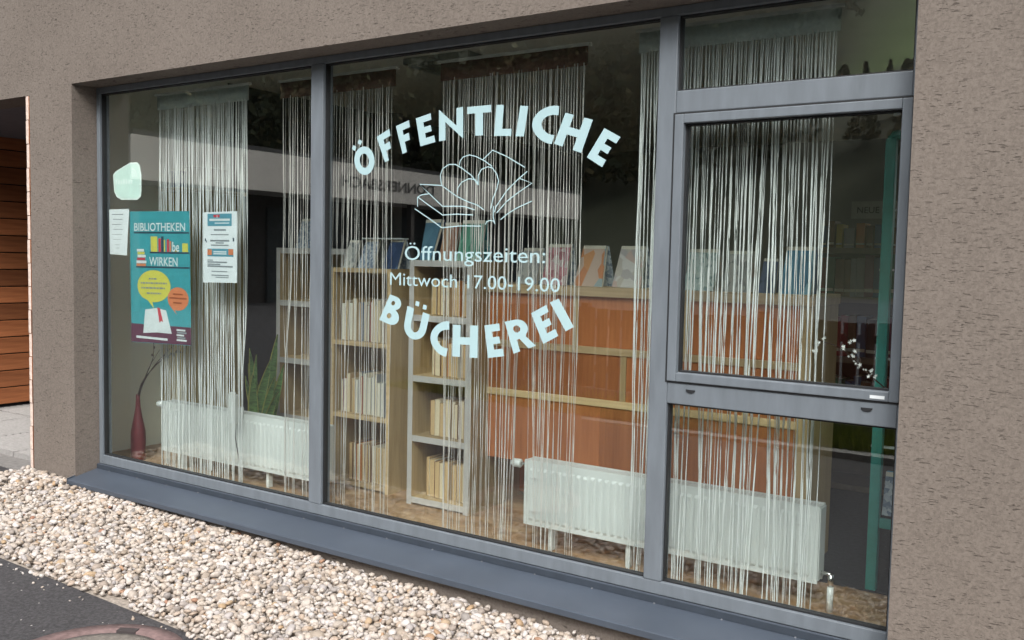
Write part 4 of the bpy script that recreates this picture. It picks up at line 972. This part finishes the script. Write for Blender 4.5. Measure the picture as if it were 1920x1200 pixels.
bx('sign_foot', plain('sign_post', (.2, .2, .2)), sg, 3.88, 3.895, 2.301, 2.3075, 1.391, 1.5445)
text_obj('NEUE TE', 3.455, 1.573, .034, 2.2985, plain('sign_ink', (.05, .05, .05)), 'lettering', sg, bold=.01)

# ------------------------------------------------------------------ across the street (seen mirrored in the panes)
VERGE = plain('verge_soil', (.05, .06, .025), .95, .4, 8)
tag(bx('kerb', plain('kerb_concrete', (.30, .29, .27), .9, .2, 20), None, -6, 12, -3.78, -3.66, -.5, -.045), kind='structure')
tag(bx('verge', VERGE, None, -6, 12, -5.6, -3.785, -.5, -.05), kind='structure')
gm = MB(); rg = random.Random(3)
for i in range(16000):
    x = rg.uniform(-1.5, 7); y = -3.80-abs(rg.gauss(0, .45)); 
    if y < -5.2: continue
    h = rg.uniform(.05, .13); a = rg.uniform(0, 6.28); wd = .006
    dx, dy = math.cos(a)*wd, math.sin(a)*wd; lx, ly = rg.uniform(-.03, .03), rg.uniform(-.03, .03)
    gm.add([(x-dx, y-dy, -.055), (x+dx, y+dy, -.055), (x+lx, y+ly, -.05+h)], [(0, 1, 2)])
g_ = gm.build('grass', m_island('grass_blade', [(0, (.12, .16, .025)), (.6, (.20, .24, .04)), (1, (.32, .32, .07))]))
tag(g_, 'strip of yellow-green grass along the fence across the street', 'grass', None, 'stuff')
FEN = wood('fence_board_stain', (.10, .032, .02), (.18, .065, .04), 'z')
fe = empty('fence', (3, -5.3, -.05), 'dark red board fence across the street, mirrored in the right pane', 'fence')
proto = None
for i in range(70):
    x = -2.2+.145*i
    if proto is None:
        proto = MB().box(0, .118, -5.30, -5.278, -.02, .80).build('board', FEN, fe, origin=(0, -5.3, 0))
        base = proto.location.copy()
    o = proto if i == 0 else proto.copy()
    if i: COL.objects.link(o); o.parent = fe
    o.location = base + Vector((x*S, 0, (.008*math.sin(i*5.1))*S))
for z in (.14, .62): bx('rail', FEN, fe, -2.2, 7.95, -5.335, -5.301, z, z+.07)
for i in range(6): bx('post', FEN, fe, -2.0+1.9*i, -1.92+1.9*i, -5.42, -5.336, -.3, .85)

fs_ = empty('hall_across_street', (-13.5, -16, -.1), 'low hall across the street with a pale fascia band and dark lettering', 'building')
FASC = plain('pale_fascia_render', (.80, .76, .69), .85, .05, 2)
bx('fascia', FASC, fs_, -13.2, -11.63, -25.5, -7.9, 2.68, 3.55)
bx('flat_roof', plain('bitumen_roof', (.05, .05, .05)), fs_, -19, -11.70, -25.4, -8.0, 3.551, 3.66)
bx('wall', plain('dark_timber_hall', (.05, .04, .035), .8), fs_, -18.5, -13.0, -25.2, -8.2, -.3, 2.679)
for i in range(4): 
    d_ = bx('gate', plain('dark_gate_paint', (.035, .045, .05), .4), fs_, -12.999, -12.93, -24.2+4.2*i, -20.9+4.2*i, -.1, 2.4)
    for j in range(4): bx('gate_rail', plain('gate_rail_paint', (.06, .07, .075), .4), d_, -12.929, -12.91, -24.15+4.2*i, -20.95+4.2*i, .2+.55*j, .26+.55*j)
for i in range(5): bx('column', plain('porch_column', (.12, .11, .1)), fs_, -11.95, -11.8, -25.2+4.25*i, -25.05+4.25*i, -.1, 2.679)
text_obj('DONNERSBACH', -17.3, 2.98, .27, -11.615, plain('dark_sign_letter', (.10, .095, .09)), 'lettering', fs_, axis='y', direction=1, bold=.015, width=3.6)

# wooded hillside
def z_hill(x, y):
    d = -y-32
    if d < 0: return -.6
    return -.6 + d*.42 + 3.0*math.sin(x*.05+1)*cl(d/40, 0, 1) + 1.6*math.sin(x*.13+y*.08)*cl(d/30, 0, 1)
def meadow(x, y):
    u = (x+6)/11; v = (y+92)/23; return max(0, min(1, (1.25-(u*u+v*v))*3))
xs = list(np.linspace(-230, 200, 80)); ys = list(np.linspace(-210, -30, 46))
hl = sheet('hillside', xs, ys, z_hill, HILL)
at = hl.data.attributes.new('meadow', 'FLOAT', 'POINT'); at.data.foreach_set('value', [meadow(x, y) for y in ys for x in xs])
rt_ = np.random.default_rng(21); TV = []; TN = 0
for i in range(2300):
    x = rt_.uniform(-170, 70); y = -44-160*rt_.random()**1.25
    if meadow(x, y) > .05: continue
    zb = z_hill(x, y); h = rt_.uniform(5, 11); dec = rt_.random() < .45
    if -21 < x < 9 and y > -76: h = min(h, 1.3+.205*(3.2-y)-zb)      # young low growth below the meadow
    if h < 1.2: continue
    n = 420 if y > -75 else (240 if y > -110 else 110)
    t = rt_.random(n)**(.8 if dec else 1.25); rr = h*(.30 if dec else .22)
    prof = np.sin(np.pi*np.clip(.15+.85*t, 0, 1))**.7 if dec else (1-t)
    a = rt_.uniform(0, 6.283, n); rad = rr*prof*np.sqrt(rt_.uniform(.15, 1, n))
    c = np.stack([x+rad*np.cos(a), y+rad*np.sin(a), zb+h*(.12+.88*t)], 1)
    sz = (h*.026+.05)*(1.1 if dec else .9)*rt_.uniform(.7, 1.5, (n, 1))
    u = rt_.normal(size=(n, 3)); u /= np.linalg.norm(u, axis=1, keepdims=True)
    v = np.cross(u, rt_.normal(size=(n, 3))); v /= np.linalg.norm(v, axis=1, keepdims=True)
    TV.append(np.stack([c-u*sz, c+v*sz*.8, c+u*sz, c-v*sz*.8], 1).reshape(-1, 3))
TV = np.concatenate(TV)*S; NQ = len(TV)//4
me = bpy.data.meshes.new('hillside_wood')
me.vertices.add(len(TV)); me.vertices.foreach_set('co', TV.astype(np.float32).ravel())
me.loops.add(len(TV)); me.loops.foreach_set('vertex_index', np.arange(len(TV), dtype=np.int32))
me.polygons.add(NQ); me.polygons.foreach_set('loop_start', np.arange(0, len(TV), 4, dtype=np.int32))
me.materials.append(m_island('wood_foliage', [(0, (.045, .055, .03)), (.4, (.075, .09, .045)), (.75, (.11, .11, .05)), (1, (.15, .12, .055))], .9))
me.update(calc_edges=True)
to = bpy.data.objects.new('hillside_wood', me); COL.objects.link(to)
tag(to, 'dense dark mixed wood covering the hillside across the valley', 'wood', None, 'stuff')
